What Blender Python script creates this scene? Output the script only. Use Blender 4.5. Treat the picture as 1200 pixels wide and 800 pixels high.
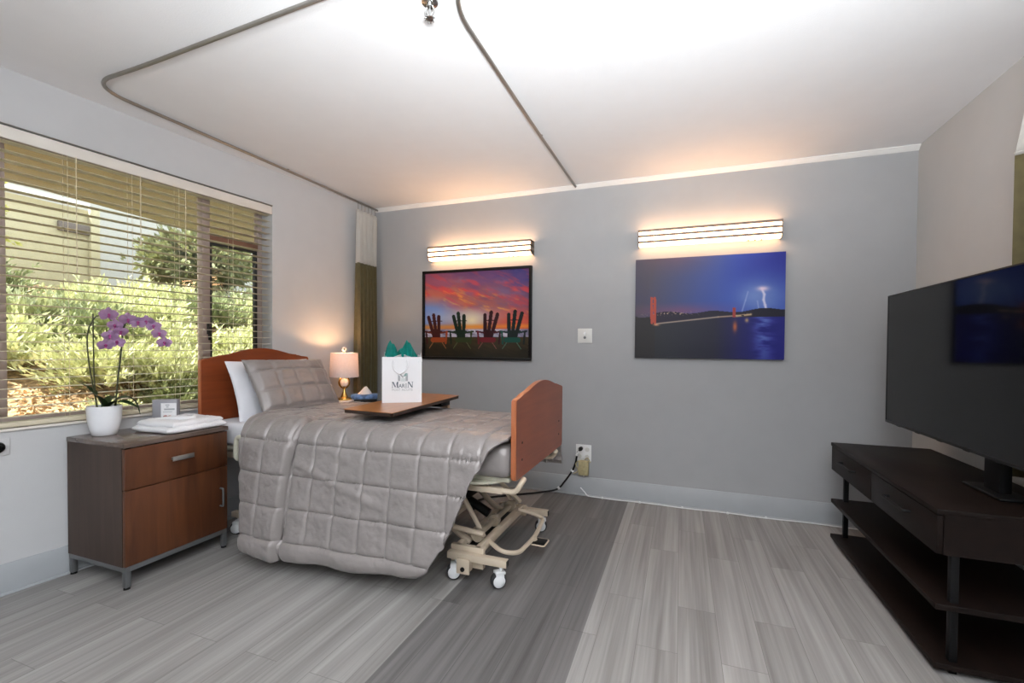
import bpy, bmesh, math, random
import numpy as np
from mathutils import Vector, Matrix, Euler

# ------------------------------------------------------------------ camera, world, lights
scene = bpy.context.scene
for o in list(bpy.data.objects): bpy.data.objects.remove(o)
COL = scene.collection
random.seed(7)
RNG = np.random.default_rng(7)

cam_d = bpy.data.cameras.new('camera'); cam = bpy.data.objects.new('camera', cam_d); COL.objects.link(cam)
R_ = Vector((0.9372, 0.3488, 0.007)); F_ = Vector((-0.3486, 0.9371, -0.018)).normalized()
R_ = (R_ - F_*R_.dot(F_)).normalized(); U_ = R_.cross(F_)
cam.matrix_world = Matrix(((R_.x, U_.x, -F_.x, 0), (R_.y, U_.y, -F_.y, 0), (R_.z, U_.z, -F_.z, 1.172), (0, 0, 0, 1)))
cam_d.sensor_width = 36; cam_d.lens = 533.8/1200*36; cam_d.shift_y = 15.47/1200
cam_d.clip_start = 0.05; cam_d.clip_end = 200
scene.camera = cam

scene.view_settings.view_transform = 'Standard'; scene.view_settings.look = 'None'
scene.view_settings.gamma = 1; scene.view_settings.use_curve_mapping = False
scene.view_settings.exposure = 0.95

world = bpy.data.worlds.new('world'); scene.world = world; world.use_nodes = True
bg = world.node_tree.nodes['Background']; bg.inputs[0].default_value = (0.86, 0.93, 1.0, 1); bg.inputs[1].default_value = 1.9

def lamp(name, kind, loc, energy, color=(1,1,1), rot=None, aim=None, **kw):
    d = bpy.data.lights.new(name, kind); d.energy = energy; d.color = color
    for k, v in kw.items(): setattr(d, k, v)
    o = bpy.data.objects.new(name, d); COL.objects.link(o); o.location = loc
    if aim is not None: o.rotation_euler = Vector(aim).to_track_quat('-Z', 'Y').to_euler()
    return o
lamp('sun', 'SUN', (-8, 0, 8), 12.0, (1, 0.95, 0.84), aim=(0.42, 0.30, -0.86), angle=0.02)
# the photographer's flash, bounced off the ceiling above the camera
lamp('bounce_flash', 'SPOT', (0.05, 0.1, 1.45), 205, (.93, 0.97, 1.0), aim=(-0.12, 0.62, 0.8), spot_size=math.radians(125), spot_blend=1.0, shadow_soft_size=0.12)
lamp('ceiling_fill_back', 'AREA', (0.1, -0.9, 1.5), 92, (.93, 0.97, 1.0), aim=(0, 0.0, 1), size=0.6)  # added fill lamp behind the camera, aimed up to spread the ceiling bounce

# ------------------------------------------------------------------ materials
MATS = {}
def s2l(c):
    return tuple((x/12.92 if x <= .04045 else ((x+.055)/1.055)**2.4) for x in c)
def rgb(r, g, b): return s2l((r/255, g/255, b/255))
def mat(name, color, rough=0.6, metal=0.0, var=0.06, vscale=8, bump=0.0, bscale=60, coat=0, spec=0.5, emit=None, estr=0, trans=0, sheen=0, stretch=None):
    m = bpy.data.materials.new(name); m.use_nodes = True; MATS[name] = m
    nt = m.node_tree; N = nt.nodes; L = nt.links; p = N['Principled BSDF']
    tc = N.new('ShaderNodeTexCoord'); src = tc.outputs['Object']
    if stretch:
        mp = N.new('ShaderNodeMapping'); mp.inputs['Scale'].default_value = stretch; L.new(src, mp.inputs[0]); src = mp.outputs[0]
    nz = N.new('ShaderNodeTexNoise'); nz.inputs['Scale'].default_value = vscale; nz.inputs['Detail'].default_value = 5; L.new(src, nz.inputs['Vector'])
    cr = N.new('ShaderNodeValToRGB'); a = [max(0, c*(1-var)) for c in color]; b = [min(1, c*(1+var)) for c in color]
    cr.color_ramp.elements[0].position = .3; cr.color_ramp.elements[1].position = .7
    cr.color_ramp.elements[0].color = (*a, 1); cr.color_ramp.elements[1].color = (*b, 1)
    L.new(nz.outputs['Fac'], cr.inputs[0]); L.new(cr.outputs[0], p.inputs['Base Color'])
    p.inputs['Roughness'].default_value = rough; p.inputs['Metallic'].default_value = metal
    p.inputs['Specular IOR Level'].default_value = spec
    p.inputs['Coat Weight'].default_value = coat; p.inputs['Sheen Weight'].default_value = sheen
    if bump:
        n2 = N.new('ShaderNodeTexNoise'); n2.inputs['Scale'].default_value = bscale; n2.inputs['Detail'].default_value = 3; L.new(src, n2.inputs['Vector'])
        bp = N.new('ShaderNodeBump'); bp.inputs['Strength'].default_value = bump; bp.inputs['Distance'].default_value = 0.01
        L.new(n2.outputs['Fac'], bp.inputs['Height']); L.new(bp.outputs[0], p.inputs['Normal'])
    if emit:
        p.inputs['Emission Color'].default_value = (*emit, 1); p.inputs['Emission Strength'].default_value = estr
    if trans:
        out = N['Material Output']; tr = N.new('ShaderNodeBsdfTranslucent'); mx = N.new('ShaderNodeMixShader')
        L.new(cr.outputs[0], tr.inputs[0]); mx.inputs[0].default_value = trans
        L.new(p.outputs[0], mx.inputs[1]); L.new(tr.outputs[0], mx.inputs[2]); L.new(mx.outputs[0], out.inputs[0])
    return m

def wood(name, c1, c2, rough=0.35, coat=0.2, axis='z', scale=9, stretch=14, spec=.4):
    m = bpy.data.materials.new(name); m.use_nodes = True; nt = m.node_tree; N = nt.nodes; L = nt.links; p = N['Principled BSDF']
    tc = N.new('ShaderNodeTexCoord'); mp = N.new('ShaderNodeMapping')
    sc = {'x': (1, stretch, stretch), 'y': (stretch, 1, stretch), 'z': (stretch, stretch, 1)}[axis]
    mp.inputs['Scale'].default_value = sc; L.new(tc.outputs['Object'], mp.inputs[0])
    n1 = N.new('ShaderNodeTexNoise'); n1.inputs['Scale'].default_value = scale/4; n1.inputs['Detail'].default_value = 6; n1.inputs['Distortion'].default_value = .6
    L.new(mp.outputs[0], n1.inputs['Vector'])
    n2 = N.new('ShaderNodeTexNoise'); n2.inputs['Scale'].default_value = 3; L.new(tc.outputs['Object'], n2.inputs['Vector'])
    mx = N.new('ShaderNodeMath'); mx.operation = 'MULTIPLY_ADD'; mx.inputs[1].default_value = .35; L.new(n2.outputs['Fac'], mx.inputs[0]); 
    m2 = N.new('ShaderNodeMath'); m2.operation = 'MULTIPLY'; m2.inputs[1].default_value = .65; L.new(n1.outputs['Fac'], m2.inputs[0]); L.new(m2.outputs[0], mx.inputs[2])
    cr = N.new('ShaderNodeValToRGB'); cr.color_ramp.elements[0].position = .35; cr.color_ramp.elements[1].position = .65
    cr.color_ramp.elements[0].color = (*c1, 1); cr.color_ramp.elements[1].color = (*c2, 1); L.new(mx.outputs[0], cr.inputs[0])
    L.new(cr.outputs[0], p.inputs['Base Color']); p.inputs['Specular IOR Level'].default_value = spec; p.inputs['Roughness'].default_value = rough; p.inputs['Coat Weight'].default_value = coat; p.inputs['Coat Roughness'].default_value = .15
    return m

def plank_mat(name, dark, light, seam):
    m = bpy.data.materials.new(name); m.use_nodes = True; nt = m.node_tree; N = nt.nodes; L = nt.links; p = N['Principled BSDF']
    tc = N.new('ShaderNodeTexCoord')
    mp = N.new('ShaderNodeMapping'); mp.inputs['Rotation'].default_value = (0, 0, math.pi/2); L.new(tc.outputs['Object'], mp.inputs[0])
    br = N.new('ShaderNodeTexBrick'); br.offset = .37; br.inputs['Scale'].default_value = 1; br.inputs['Brick Width'].default_value = .92; br.inputs['Row Height'].default_value = .1545
    br.inputs['Mortar Size'].default_value = .0012; br.inputs['Mortar Smooth'].default_value = .3; br.inputs['Bias'].default_value = 0
    br.inputs['Color1'].default_value = (0, 0, 0, 1); br.inputs['Color2'].default_value = (1, 1, 1, 1); br.inputs['Mortar'].default_value = (.5, .5, .5, 1)
    L.new(mp.outputs[0], br.inputs[0])
    # streaks, shifted plank by plank
    sc = N.new('ShaderNodeVectorMath'); sc.operation = 'MULTIPLY'; sc.inputs[1].default_value = (17, .55, 1); L.new(tc.outputs['Object'], sc.inputs[0])
    ad = N.new('ShaderNodeVectorMath'); ad.operation = 'MULTIPLY_ADD'; ad.inputs[1].default_value = (9, 7, 31); L.new(br.outputs['Color'], ad.inputs[0]); L.new(sc.outputs[0], ad.inputs[2])
    n1 = N.new('ShaderNodeTexNoise'); n1.inputs['Scale'].default_value = 1.0; n1.inputs['Detail'].default_value = 5; n1.inputs['Roughness'].default_value = .6; n1.inputs['Distortion'].default_value = .3; L.new(ad.outputs[0], n1.inputs['Vector'])
    sc2 = N.new('ShaderNodeVectorMath'); sc2.operation = 'MULTIPLY'; sc2.inputs[1].default_value = (58, .9, 1); L.new(tc.outputs['Object'], sc2.inputs[0])
    n2 = N.new('ShaderNodeTexNoise'); n2.inputs['Scale'].default_value = 1.0; n2.inputs['Detail'].default_value = 3; L.new(sc2.outputs[0], n2.inputs['Vector'])
    a = N.new('ShaderNodeMath'); a.operation = 'MULTIPLY'; a.inputs[1].default_value = .62; L.new(n1.outputs['Fac'], a.inputs[0])
    b = N.new('ShaderNodeMath'); b.operation = 'MULTIPLY_ADD'; b.inputs[1].default_value = .34; L.new(n2.outputs['Fac'], b.inputs[0]); L.new(a.outputs[0], b.inputs[2])
    c = N.new('ShaderNodeMath'); c.operation = 'MULTIPLY_ADD'; c.inputs[1].default_value = .05; L.new(br.outputs['Color'], c.inputs[0]); L.new(b.outputs[0], c.inputs[2])
    cr = N.new('ShaderNodeValToRGB'); e = cr.color_ramp.elements; e[0].position = .36; e[1].position = .66
    e[0].color = (*dark, 1); e[1].color = (*light, 1); L.new(c.outputs[0], cr.inputs[0])
    mx = N.new('ShaderNodeMixRGB'); mx.inputs[2].default_value = (*seam, 1); L.new(br.outputs['Fac'], mx.inputs[0]); L.new(cr.outputs[0], mx.inputs[1])
    L.new(mx.outputs[0], p.inputs['Base Color']); p.inputs['Roughness'].default_value = .42; p.inputs['Specular IOR Level'].default_value = .35
    bp = N.new('ShaderNodeBump'); bp.inputs['Strength'].default_value = .12; bp.inputs['Distance'].default_value = .002; L.new(c.outputs[0], bp.inputs['Height']); L.new(bp.outputs[0], p.inputs['Normal'])
    return m

def glass_mat(name):
    m = bpy.data.materials.new(name); m.use_nodes = True; nt = m.node_tree; N = nt.nodes; L = nt.links; N.remove(N['Principled BSDF'])
    g = N.new('ShaderNodeBsdfGlossy'); g.inputs['Roughness'].default_value = .01; t = N.new('ShaderNodeBsdfTransparent'); t.inputs[0].default_value = (.96, .98, .97, 1)
    fr = N.new('ShaderNodeFresnel'); fr.inputs[0].default_value = 1.45; mx = N.new('ShaderNodeMixShader')
    L.new(fr.outputs[0], mx.inputs[0]); L.new(t.outputs[0], mx.inputs[1]); L.new(g.outputs[0], mx.inputs[2]); L.new(mx.outputs[0], N['Material Output'].inputs[0])
    return m

def attr_mat(name, rough=.45, coat=0):
    m = bpy.data.materials.new(name); m.use_nodes = True; nt = m.node_tree; p = nt.nodes['Principled BSDF']
    a = nt.nodes.new('ShaderNodeAttribute'); a.attribute_name = 'Col'; nt.links.new(a.outputs['Color'], p.inputs['Base Color'])
    p.inputs['Roughness'].default_value = rough; p.inputs['Coat Weight'].default_value = coat; p.inputs['Specular IOR Level'].default_value = .25
    return m

M_wall = mat('wall_paint_light', (.548, .552, .562), .75, var=.015, bump=.05, bscale=180)
M_accent = mat('wall_paint_grey', (.365, .366, .371), .7, var=.02, bump=.05, bscale=180)
M_right = mat('wall_paint_warm', (.505, .50, .49), .75, var=.015, bump=.05, bscale=180)
M_ceil = mat('ceiling_paint', (.80, .80, .81), .8, var=.01, bump=.08, bscale=150)
M_crown = mat('crown_white', (.78, .77, .75), .5, var=.02)
M_base = mat('baseboard_rubber', (.40, .415, .43), .5, var=.03)
M_basel = mat('baseboard_rubber_left', (.40, .42, .44), .5, var=.03)
M_light = plank_mat('vinyl_plank_light', (.195, .184, .176), (.370, .356, .343), (.165, .155, .148))
M_dark = plank_mat('vinyl_plank_dark', (.090, .085, .083), (.188, .180, .176), (.080, .076, .074))
M_frame = mat('window_frame_bronze', (.46, .375, .34), .5, .1, var=.05)
M_rail = mat('sash_rail_brown', (.26, .13, .08), .5, .1, var=.08)
M_darkm = mat('dark_gasket', (.03, .03, .03), .5)
M_glass = glass_mat('window_glass')
M_slat = mat('blind_slat_cream', (.62, .56, .42), .45, var=.05)
M_cord = mat('blind_cord_cream', (.72, .64, .45), .7)
M_val = mat('blind_valance_cream', (.74, .70, .64), .5, var=.03)
M_cherry = wood('cherry_board', (.20, .042, .012), (.27, .062, .018), .38, .15, 'y')
M_edge = mat('cherry_edge_band', (.42, .13, .05), .35, var=.06, coat=.3)
M_cabf = wood('cabinet_cherry_front', (.060, .020, .008), (.135, .045, .017), .4, .15, 'z', 8, 9)
M_cabs = wood('cabinet_dark_side', (.050, .032, .025), (.070, .046, .036), .5, 0, 'z', 8, 12, spec=.25)
M_cabt = wood('cabinet_dark_top', (.09, .062, .05), (.15, .11, .09), .25, .3, 'y', 8, 12)
M_steel = mat('brushed_steel', (.46, .45, .44), .35, .9, var=.06)
M_gsteel = mat('grey_steel_leg', (.16, .165, .17), .45, .5, var=.06)
M_chrome = mat('chrome', (.55, .55, .54), .22, 1, var=.03)
M_track = mat('track_aluminium', (.30, .285, .26), .38, .85, var=.06)
M_black = mat('black_plastic', (.008, .008, .008), .45, spec=.25)
M_blackm = mat('black_metal', (.004, .004, .0045), .45, 0, spec=.2)
M_esp = wood('espresso_wood', (.0045, .0025, .002), (.010, .0055, .0042), .5, 0, 'y', 8, 14, spec=.15)
M_screen = mat('tv_screen_glass', (.002, .0022, .0025), .07, var=.01, spec=.22)
M_beige = mat('beige_painted_steel', (.60, .50, .385), .4, .1, var=.05)
M_beiged = mat('beige_actuator', (.34, .28, .21), .5, .1, var=.08)
M_ivory = mat('ivory_plastic', (.66, .64, .52), .4, var=.03)
M_white = mat('white_plastic', (.78, .78, .78), .35, var=.02)
M_wheel = mat('caster_white', (.70, .71, .72), .35, var=.03)
M_tyre = mat('caster_tyre', (.03, .03, .032), .6)
M_satin = mat('grey_satin', (.275, .248, .240), .36, .15, var=.05, vscale=5, sheen=.12, bump=.35, bscale=30)
M_sheet = mat('white_cotton', (.74, .74, .78), .8, var=.03, bump=.3, bscale=18)
M_towel = mat('white_terry', (.84, .84, .86), .9, var=.03, bump=.5, bscale=160)
M_table = wood('tray_table_walnut', (.33, .125, .036), (.44, .18, .056), .3, .1, 'y')
M_tedge = mat('tray_table_edge', (.022, .009, .005), .5)
M_bag = mat('bag_paper_white', (.83, .83, .85), .38, var=.015)
M_ink = mat('bag_ink_slate', (.10, .13, .16), .6); M_inkg = mat('bag_ink_sage', (.22, .36, .34), .6); M_inkl = mat('bag_ink_grey', (.42, .44, .46), .6)
M_teal = mat('teal_tissue_paper', (.01, .30, .26), .6, var=.2, vscale=30, trans=.3)
M_tissue = mat('white_tissue_paper', (.85, .85, .87), .7, trans=.3)
M_gold = mat('polished_gold', (.62, .40, .12), .18, 1, var=.05)
M_marble = mat('white_marble', (.78, .75, .74), .25, var=.06, vscale=20)
M_shade = mat('lamp_shade_linen', (.80, .72, .70), .8, var=.04, vscale=60, trans=.20)
M_pot = mat('white_ceramic', (.82, .83, .86), .2, coat=.4, var=.01)
M_soil = mat('dark_moss', (.05, .045, .02), .9, var=.4, vscale=40, bump=1)
M_leaf = mat('orchid_leaf', (.035, .085, .025), .4, var=.3, vscale=15, coat=.2)
M_stem = mat('orchid_stem', (.045, .05, .018), .5, var=.2)
M_petal = mat('orchid_petal', (.42, .25, .44), .5, var=.2, vscale=40, trans=.35)
M_petald = mat('orchid_lip', (.35, .05, .22), .5, var=.2)
M_meshc = mat('white_mesh_fabric', (.74, .71, .66), .8, var=.04, trans=.3, bump=.5, bscale=250)
M_olive = mat('olive_curtain_fabric', (.135, .108, .042), .75, var=.12, vscale=25, sheen=.2, trans=.12)
M_switch = mat('switch_plate_almond', (.62, .61, .58), .35, var=.02)
M_tan = mat('tan_adapter', (.42, .36, .20), .5, var=.15, vscale=60)
M_blue = mat('tissue_box_blue', (.10, .19, .38), .5, var=.75, vscale=28)
M_greybox = mat('grey_card_box', (.33, .33, .36), .6, var=.04)
M_blk = mat('black_picture_frame', (.006, .005, .005), .4, spec=.2)
M_print = attr_mat('printed_photo', .35, .15); M_canvas = attr_mat('printed_canvas', .5)
M_canvase = mat('canvas_side', (.06, .07, .12), .7)
M_stucco = mat('tan_stucco', (.42, .375, .24), .9, var=.05, bump=.3, bscale=60)
M_whites = mat('white_stucco', (.36, .36, .33), .9, var=.04, bump=.3, bscale=60)
M_soffit = mat('eave_boards_tan', (.225, .175, .095), .7, var=.09, vscale=5, stretch=(25, 1, 1))
M_vent = mat('vent_brown', (.10, .075, .06), .6)
M_gutter = mat('white_gutter', (.9, .9, .9), .5)
M_mulch = mat('bark_mulch', (.33, .21, .11), .95, var=.7, vscale=26, bump=1, bscale=30)
M_chip = mat('bark_chip', (.50, .34, .19), .9, var=.6, vscale=9)
M_l1 = mat('shrub_leaf_pale', (.55, .56, .31), .6, var=.4, vscale=14, trans=.15)
M_l2 = mat('shrub_leaf_green', (.24, .27, .12), .6, var=.5, vscale=14, trans=.12)
M_l3 = mat('tree_leaf_green', (.17, .18, .07), .6, var=.5, vscale=5, trans=.2)
M_l4 = mat('tree_leaf_yellow', (.52, .50, .13), .6, var=.3, vscale=9, trans=.4)
M_bark = mat('shrub_bark', (.12, .08, .05), .9, var=.3)
M_diff = mat('wall_light_diffuser', (.9, .85, .8), .5, var=.0, emit=(1, .55, .27), estr=6.5)
M_lmetal = mat('wall_light_trim', (.26, .20, .16), .6, 0, spec=.2)
M_bulb = mat('bulb_glass', (1, .9, .8), .4, emit=(1, .62, .3), estr=2)

# ------------------------------------------------------------------ mesh helpers
def finish(bm, name, m, parent=None, smooth=True, angle=35, local=False):
    me = bpy.data.meshes.new(name); bmesh.ops.recalc_face_normals(bm, faces=bm.faces); bm.to_mesh(me); bm.free()
    return link(me, name, m, parent, smooth, angle, local)
def link(me, name, m, parent=None, smooth=True, angle=35, local=False):
    ms = m if isinstance(m, (list, tuple)) else [m]
    for x in ms: me.materials.append(x)
    if smooth:
        me.polygons.foreach_set('use_smooth', [True]*len(me.polygons)); me.set_sharp_from_angle(angle=math.radians(angle))
    o = bpy.data.objects.new(name, me); COL.objects.link(o)
    if parent is not None:
        o.parent = parent
        if not local:
            p = parent; mw = Matrix.Identity(4)
            chain = []
            while p is not None: chain.append(p); p = p.parent
            for p in reversed(chain): mw = mw @ p.matrix_parent_inverse @ p.matrix_basis
            o.matrix_parent_inverse = mw.inverted()
    return o
def thing(name, label, cat, loc=(0, 0, 0), group=None, rz=0):
    o = bpy.data.objects.new(name, None); COL.objects.link(o); o.location = loc; o.rotation_euler = (0, 0, rz); o.empty_display_size = .05
    return tag(o, label, cat, group)
def tag(o, label, cat, group=None):
    o['label'] = label; o['category'] = cat
    if group: o['group'] = group
    return o
def struct(o): o['kind'] = 'structure'; return o
def dup(root, loc=None, rz=None, label=None, group=None):
    r = root.copy(); COL.objects.link(r)
    if loc is not None: r.location = loc
    if rz is not None: r.rotation_euler = (0, 0, rz)
    if label: r['label'] = label
    if group: r['group'] = group
    for ch in list(root.children):
        c = ch.copy(); COL.objects.link(c); c.parent = r
        for g in list(ch.children):
            d = g.copy(); COL.objects.link(d); d.parent = c
    return r

def box(bm, x0, x1, y0, y1, z0, z1, bev=0, seg=2, M=None):
    vs = [bm.verts.new((x, y, z)) for x in (x0, x1) for y in (y0, y1) for z in (z0, z1)]
    f = [(0, 1, 3, 2), (4, 6, 7, 5), (0, 4, 5, 1), (2, 3, 7, 6), (0, 2, 6, 4), (1, 5, 7, 3)]
    fs = [bm.faces.new([vs[i] for i in q]) for q in f]
    if M is not None: bmesh.ops.transform(bm, matrix=M, verts=vs)
    if bev:
        es = list({e for q in fs for e in q.edges})
        bmesh.ops.bevel(bm, geom=es, offset=bev, segments=seg, affect='EDGES', profile=.5)
def bx(*a, **k):
    bm = bmesh.new(); box(bm, *a, **k); return bm
def tube(bm, pts, r, n=10, closed=False, cap=True):
    pts = [Vector(p) for p in pts]; rs = r if isinstance(r, (list, tuple)) else [r]*len(pts)
    rings = []; up = Vector((0, 0, 1)); prev = None
    for i, p in enumerate(pts):
        if closed: t = pts[(i+1) % len(pts)] - pts[i-1]
        else: t = pts[min(i+1, len(pts)-1)] - pts[max(i-1, 0)]
        t.normalize()
        if prev is None:
            a = t.orthogonal().normalized() if abs(t.dot(up)) > .95 else t.cross(up).normalized()
        else:
            a = (prev - t*prev.dot(t)).normalized()
        prev = a; b = t.cross(a)
        rings.append([bm.verts.new(p + (a*math.cos(2*math.pi*k/n) + b*math.sin(2*math.pi*k/n))*rs[i]) for k in range(n)])
    m = len(rings)
    for i in range(m if closed else m-1):
        A, B = rings[i], rings[(i+1) % m]
        for k in range(n): bm.faces.new((A[k], A[(k+1) % n], B[(k+1) % n], B[k]))
    if cap and not closed: bm.faces.new(rings[0]); bm.faces.new(rings[-1])
def smoothpath(pts, n=6):
    P = [Vector(p) for p in pts]; out = []
    for i in range(len(P)-1):
        p0 = P[max(i-1, 0)]; p1 = P[i]; p2 = P[i+1]; p3 = P[min(i+2, len(P)-1)]
        for k in range(n):
            t = k/n
            out.append(.5*((2*p1) + (p2-p0)*t + (2*p0-5*p1+4*p2-p3)*t*t + (3*p1-p0-3*p2+p3)*t**3))
    out.append(P[-1]); return out
def fillet(pts, r, n=6):
    P = [Vector(p) for p in pts]; out = [P[0]]
    for i in range(1, len(P)-1):
        a = (P[i-1]-P[i]); b = (P[i+1]-P[i]); d = min(r, a.length*.49, b.length*.49)
        p1 = P[i]+a.normalized()*d; p2 = P[i]+b.normalized()*d
        for k in range(n+1):
            t = k/n; out.append(p1*(1-t)**2 + P[i]*2*t*(1-t) + p2*t*t)
    out.append(P[-1]); return out
def lathe(bm, prof, c=(0, 0, 0), n=32, M=None):
    rings = []; vs = []
    for r, z in prof:
        if r < 1e-5: v = bm.verts.new((c[0], c[1], c[2]+z)); rings.append([v]); vs.append(v)
        else:
            rg = [bm.verts.new((c[0]+r*math.cos(2*math.pi*k/n), c[1]+r*math.sin(2*math.pi*k/n), c[2]+z)) for k in range(n)]; rings.append(rg); vs += rg
    for A, B in zip(rings, rings[1:]):
        for k in range(n):
            k2 = (k+1) % n
            if len(A) == 1 and len(B) == 1: continue
            if len(A) == 1: bm.faces.new((A[0], B[k], B[k2]))
            elif len(B) == 1: bm.faces.new((A[k], A[k2], B[0]))
            else: bm.faces.new((A[k], A[k2], B[k2], B[k]))
    if M is not None: bmesh.ops.transform(bm, matrix=M, verts=vs)
def prism(bm, outline, mapf, d0, d1):
    """outline [(a,b)], mapf(a,b,d)->xyz"""
    A = [bm.verts.new(mapf(a, b, d0)) for a, b in outline]; B = [bm.verts.new(mapf(a, b, d1)) for a, b in outline]
    bm.faces.new(A); bm.faces.new(B); n = len(A)
    sides = [bm.faces.new((A[i], A[(i+1) % n], B[(i+1) % n], B[i])) for i in range(n)]
    return sides
def grid_mesh(name, P, close_u=False):
    nu, nv = P.shape[:2]; me = bpy.data.meshes.new(name)
    v = P.reshape(-1, 3); i = np.arange((nu-1)*(nv-1)); a = i // (nv-1); b = i % (nv-1); k = a*nv+b
    F = np.stack([k, k+nv, k+nv+1, k+1], 1)
    me.from_pydata(v.tolist(), [], F.tolist()); return me
def vnoise(x, y, seed=0):
    x = np.asarray(x, float); y = np.asarray(y, float); xi = np.floor(x).astype(int); yi = np.floor(y).astype(int); fx = x-xi; fy = y-yi
    fx = fx*fx*(3-2*fx); fy = fy*fy*(3-2*fy)
    def h(a, b):
        n = np.sin(a*127.1+b*311.7+seed*74.7)*43758.5453; return n-np.floor(n)
    return (h(xi, yi)*(1-fx)+h(xi+1, yi)*fx)*(1-fy) + (h(xi, yi+1)*(1-fx)+h(xi+1, yi+1)*fx)*fy
def fbm(x, y, o=4, seed=0):
    s = 0; a = .5
    for i in range(o): s = s+a*vnoise(x*2**i, y*2**i, seed+i); a *= .5
    return s

# ------------------------------------------------------------------ room shell
X0, LA = -3.045, 0.1017; CL, SL = math.cos(LA), math.sin(LA)
D, X1, H = 3.56, 1.369, 2.44
def LW(s, off=0, z=0):          # point on the window wall (s along it, off outwards)
    return Vector(((X0-off)*CL + s*SL, -(X0-off)*SL + s*CL, z))
LROT = -LA
def lwobj(bm, name, m, parent=None, **k):    # geometry given as (x0-off, s, z) in the wall's own frame
    bmesh.ops.transform(bm, matrix=Matrix.Rotation(LROT, 4, 'Z'), verts=bm.verts)
    return finish(bm, name, m, parent, **k)
YB = -2.6
def slab(name, poly, z0, z1, m):
    bm = bmesh.new(); prism(bm, poly, lambda a, b, d: (a, b, d), z0, z1); return struct(finish(bm, name, m, smooth=False))
xl = lambda y: (X0 + y*SL)/CL
slab('ceiling', [(xl(YB)-.2, YB-.1), (X1+.1, YB-.1), (X1+.1, D+.1), (xl(D)-.2, D+.1)], H, H+.12, M_ceil)
SX0, SX1 = -1.018, -.365
slab('floor', [(xl(YB)-.15, YB-.1), (SX0, YB-.1), (SX0, D+.1), (xl(D)-.15, D+.1)], -.08, 0, M_light)
slab('floor', [(SX0, YB-.1), (SX1, YB-.1), (SX1, D+.1), (SX0, D+.1)], -.08, 0, M_dark)
slab('floor', [(SX1, YB-.1), (X1+.1, YB-.1), (X1+.1, D+.1), (SX1, D+.1)], -.08, 0, M_light)
struct(finish(bx(xl(D)-.2, X1+.12, D, D+.12, 0, H), 'wall_back', M_accent, smooth=False))
struct(finish(bx(X1, X1+.12, YB-.1, D, 0, H), 'wall_right', M_right, smooth=False))
struct(finish(bx(xl(YB)-.2, X1, YB-.12, YB, 0, H), 'wall_front', M_wall, smooth=False))
WS0, WS1, WZ0, WZ1 = .30, 2.215, .765, 2.18
bm = bmesh.new(); T = .17
box(bm, X0-T, X0, -2.95, WS0, 0, H); box(bm, X0-T, X0, WS1, 3.9, 0, H)
box(bm, X0-T, X0, WS0, WS1, 0, WZ0); box(bm, X0-T, X0, WS0, WS1, WZ1, H)
struct(lwobj(bm, 'wall_left', M_wall, smooth=False))
# baseboards and crown
bm = bmesh.new(); box(bm, xl(D)+.01, X1, D-.008, D, 0, .148, bev=.003); box(bm, xl(D)+.01, X1, D-.02, D-.008, 0, .012, bev=.004)
struct(finish(bm, 'baseboard_back', M_base))
bm = bmesh.new(); box(bm, X0, X0+.008, -2.5, 3.85, 0, .145, bev=.003); box(bm, X0+.008, X0+.02, -2.5, 3.85, 0, .012, bev=.004)
struct(lwobj(bm, 'baseboard_left', M_basel))
struct(finish(bx(X1-.008, X1, YB, D, 0, .148, bev=.003), 'baseboard_right', M_base))
bm = bmesh.new(); prism(bm, [(0, 0), (-.028, 0), (-.030, -.006), (-.018, -.014), (-.010, -.026), (0, -.030)], lambda a, b, d: (d, D+a, H+b), xl(D), X1)
struct(finish(bm, 'trim_1', M_crown))

# ------------------------------------------------------------------ window
FO = .135   # frame plane: how far outside the room face
win = bpy.data.objects.new('window_1', None); COL.objects.link(win); struct(win); win.location = LW(1.25, FO, WZ0)
bm = bmesh.new()
def fb(s0, s1, z0, z1, d=.045, o=0, b=.004): box(bm, X0-FO-d/2+o, X0-FO+d/2+o, s0, s1, z0, z1, bev=b)
fb(WS0, WS1, WZ0, WZ0+.045); fb(WS0, WS1, WZ1-.03, WZ1)
fb(WS0, WS0+.04, WZ0+.045, WZ1-.03); fb(WS1-.036, WS1, WZ0+.045, WZ1-.03)
fb(.855, .895, WZ0+.045, WZ1-.03); fb(1.789, 1.839, WZ0+.045, WZ1-.03, d=.06)
lwobj(bm, 'window_frame', M_frame, win)
bm = bmesh.new(); fb(1.839, 2.179, 1.855, 1.915, d=.05, o=.004)
lwobj(bm, 'sash_rail', M_rail, win)
bm = bmesh.new(); fb(1.841, 1.857, WZ0+.05, 1.853, d=.03, o=.004, b=.002); fb(2.160, 2.178, WZ0+.05, 1.853, d=.03, o=.004, b=.002); fb(1.857, 2.160, 1.838, 1.853, d=.03, o=.004, b=.002); fb(1.857, 2.160, WZ0+.05, WZ0+.075, d=.03, o=.004, b=.002)
lwobj(bm, 'sash_gasket', M_darkm, win)
for s0, s1, z0, z1 in [(WS0+.03, .86, WZ0+.04, WZ1-.02), (.89, 1.795, WZ0+.04, WZ1-.02), (1.835, 2.182, WZ0+.07, 1.86), (1.835, 2.182, 1.91, WZ1-.02)]:
    lwobj(bx(X0-FO-.013, X0-FO-.008, s0, s1, z0, z1), 'window_pane', M_glass, win, smooth=False)
bm = bmesh.new(); box(bm, X0-FO+.024, X0-FO+.036, 1.815, 1.833, 1.24, 1.31, bev=.003); box(bm, X0-FO+.036, X0-FO+.05, 1.819, 1.829, 1.20, 1.29, bev=.003)
lwobj(bm, 'latch', M_darkm, win)
# sill board
struct(lwobj(bx(X0-FO+.02, X0+.012, WS0-.0, WS1, WZ0-.006, WZ0+.006, bev=.003), 'trim_2', M_val))

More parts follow.
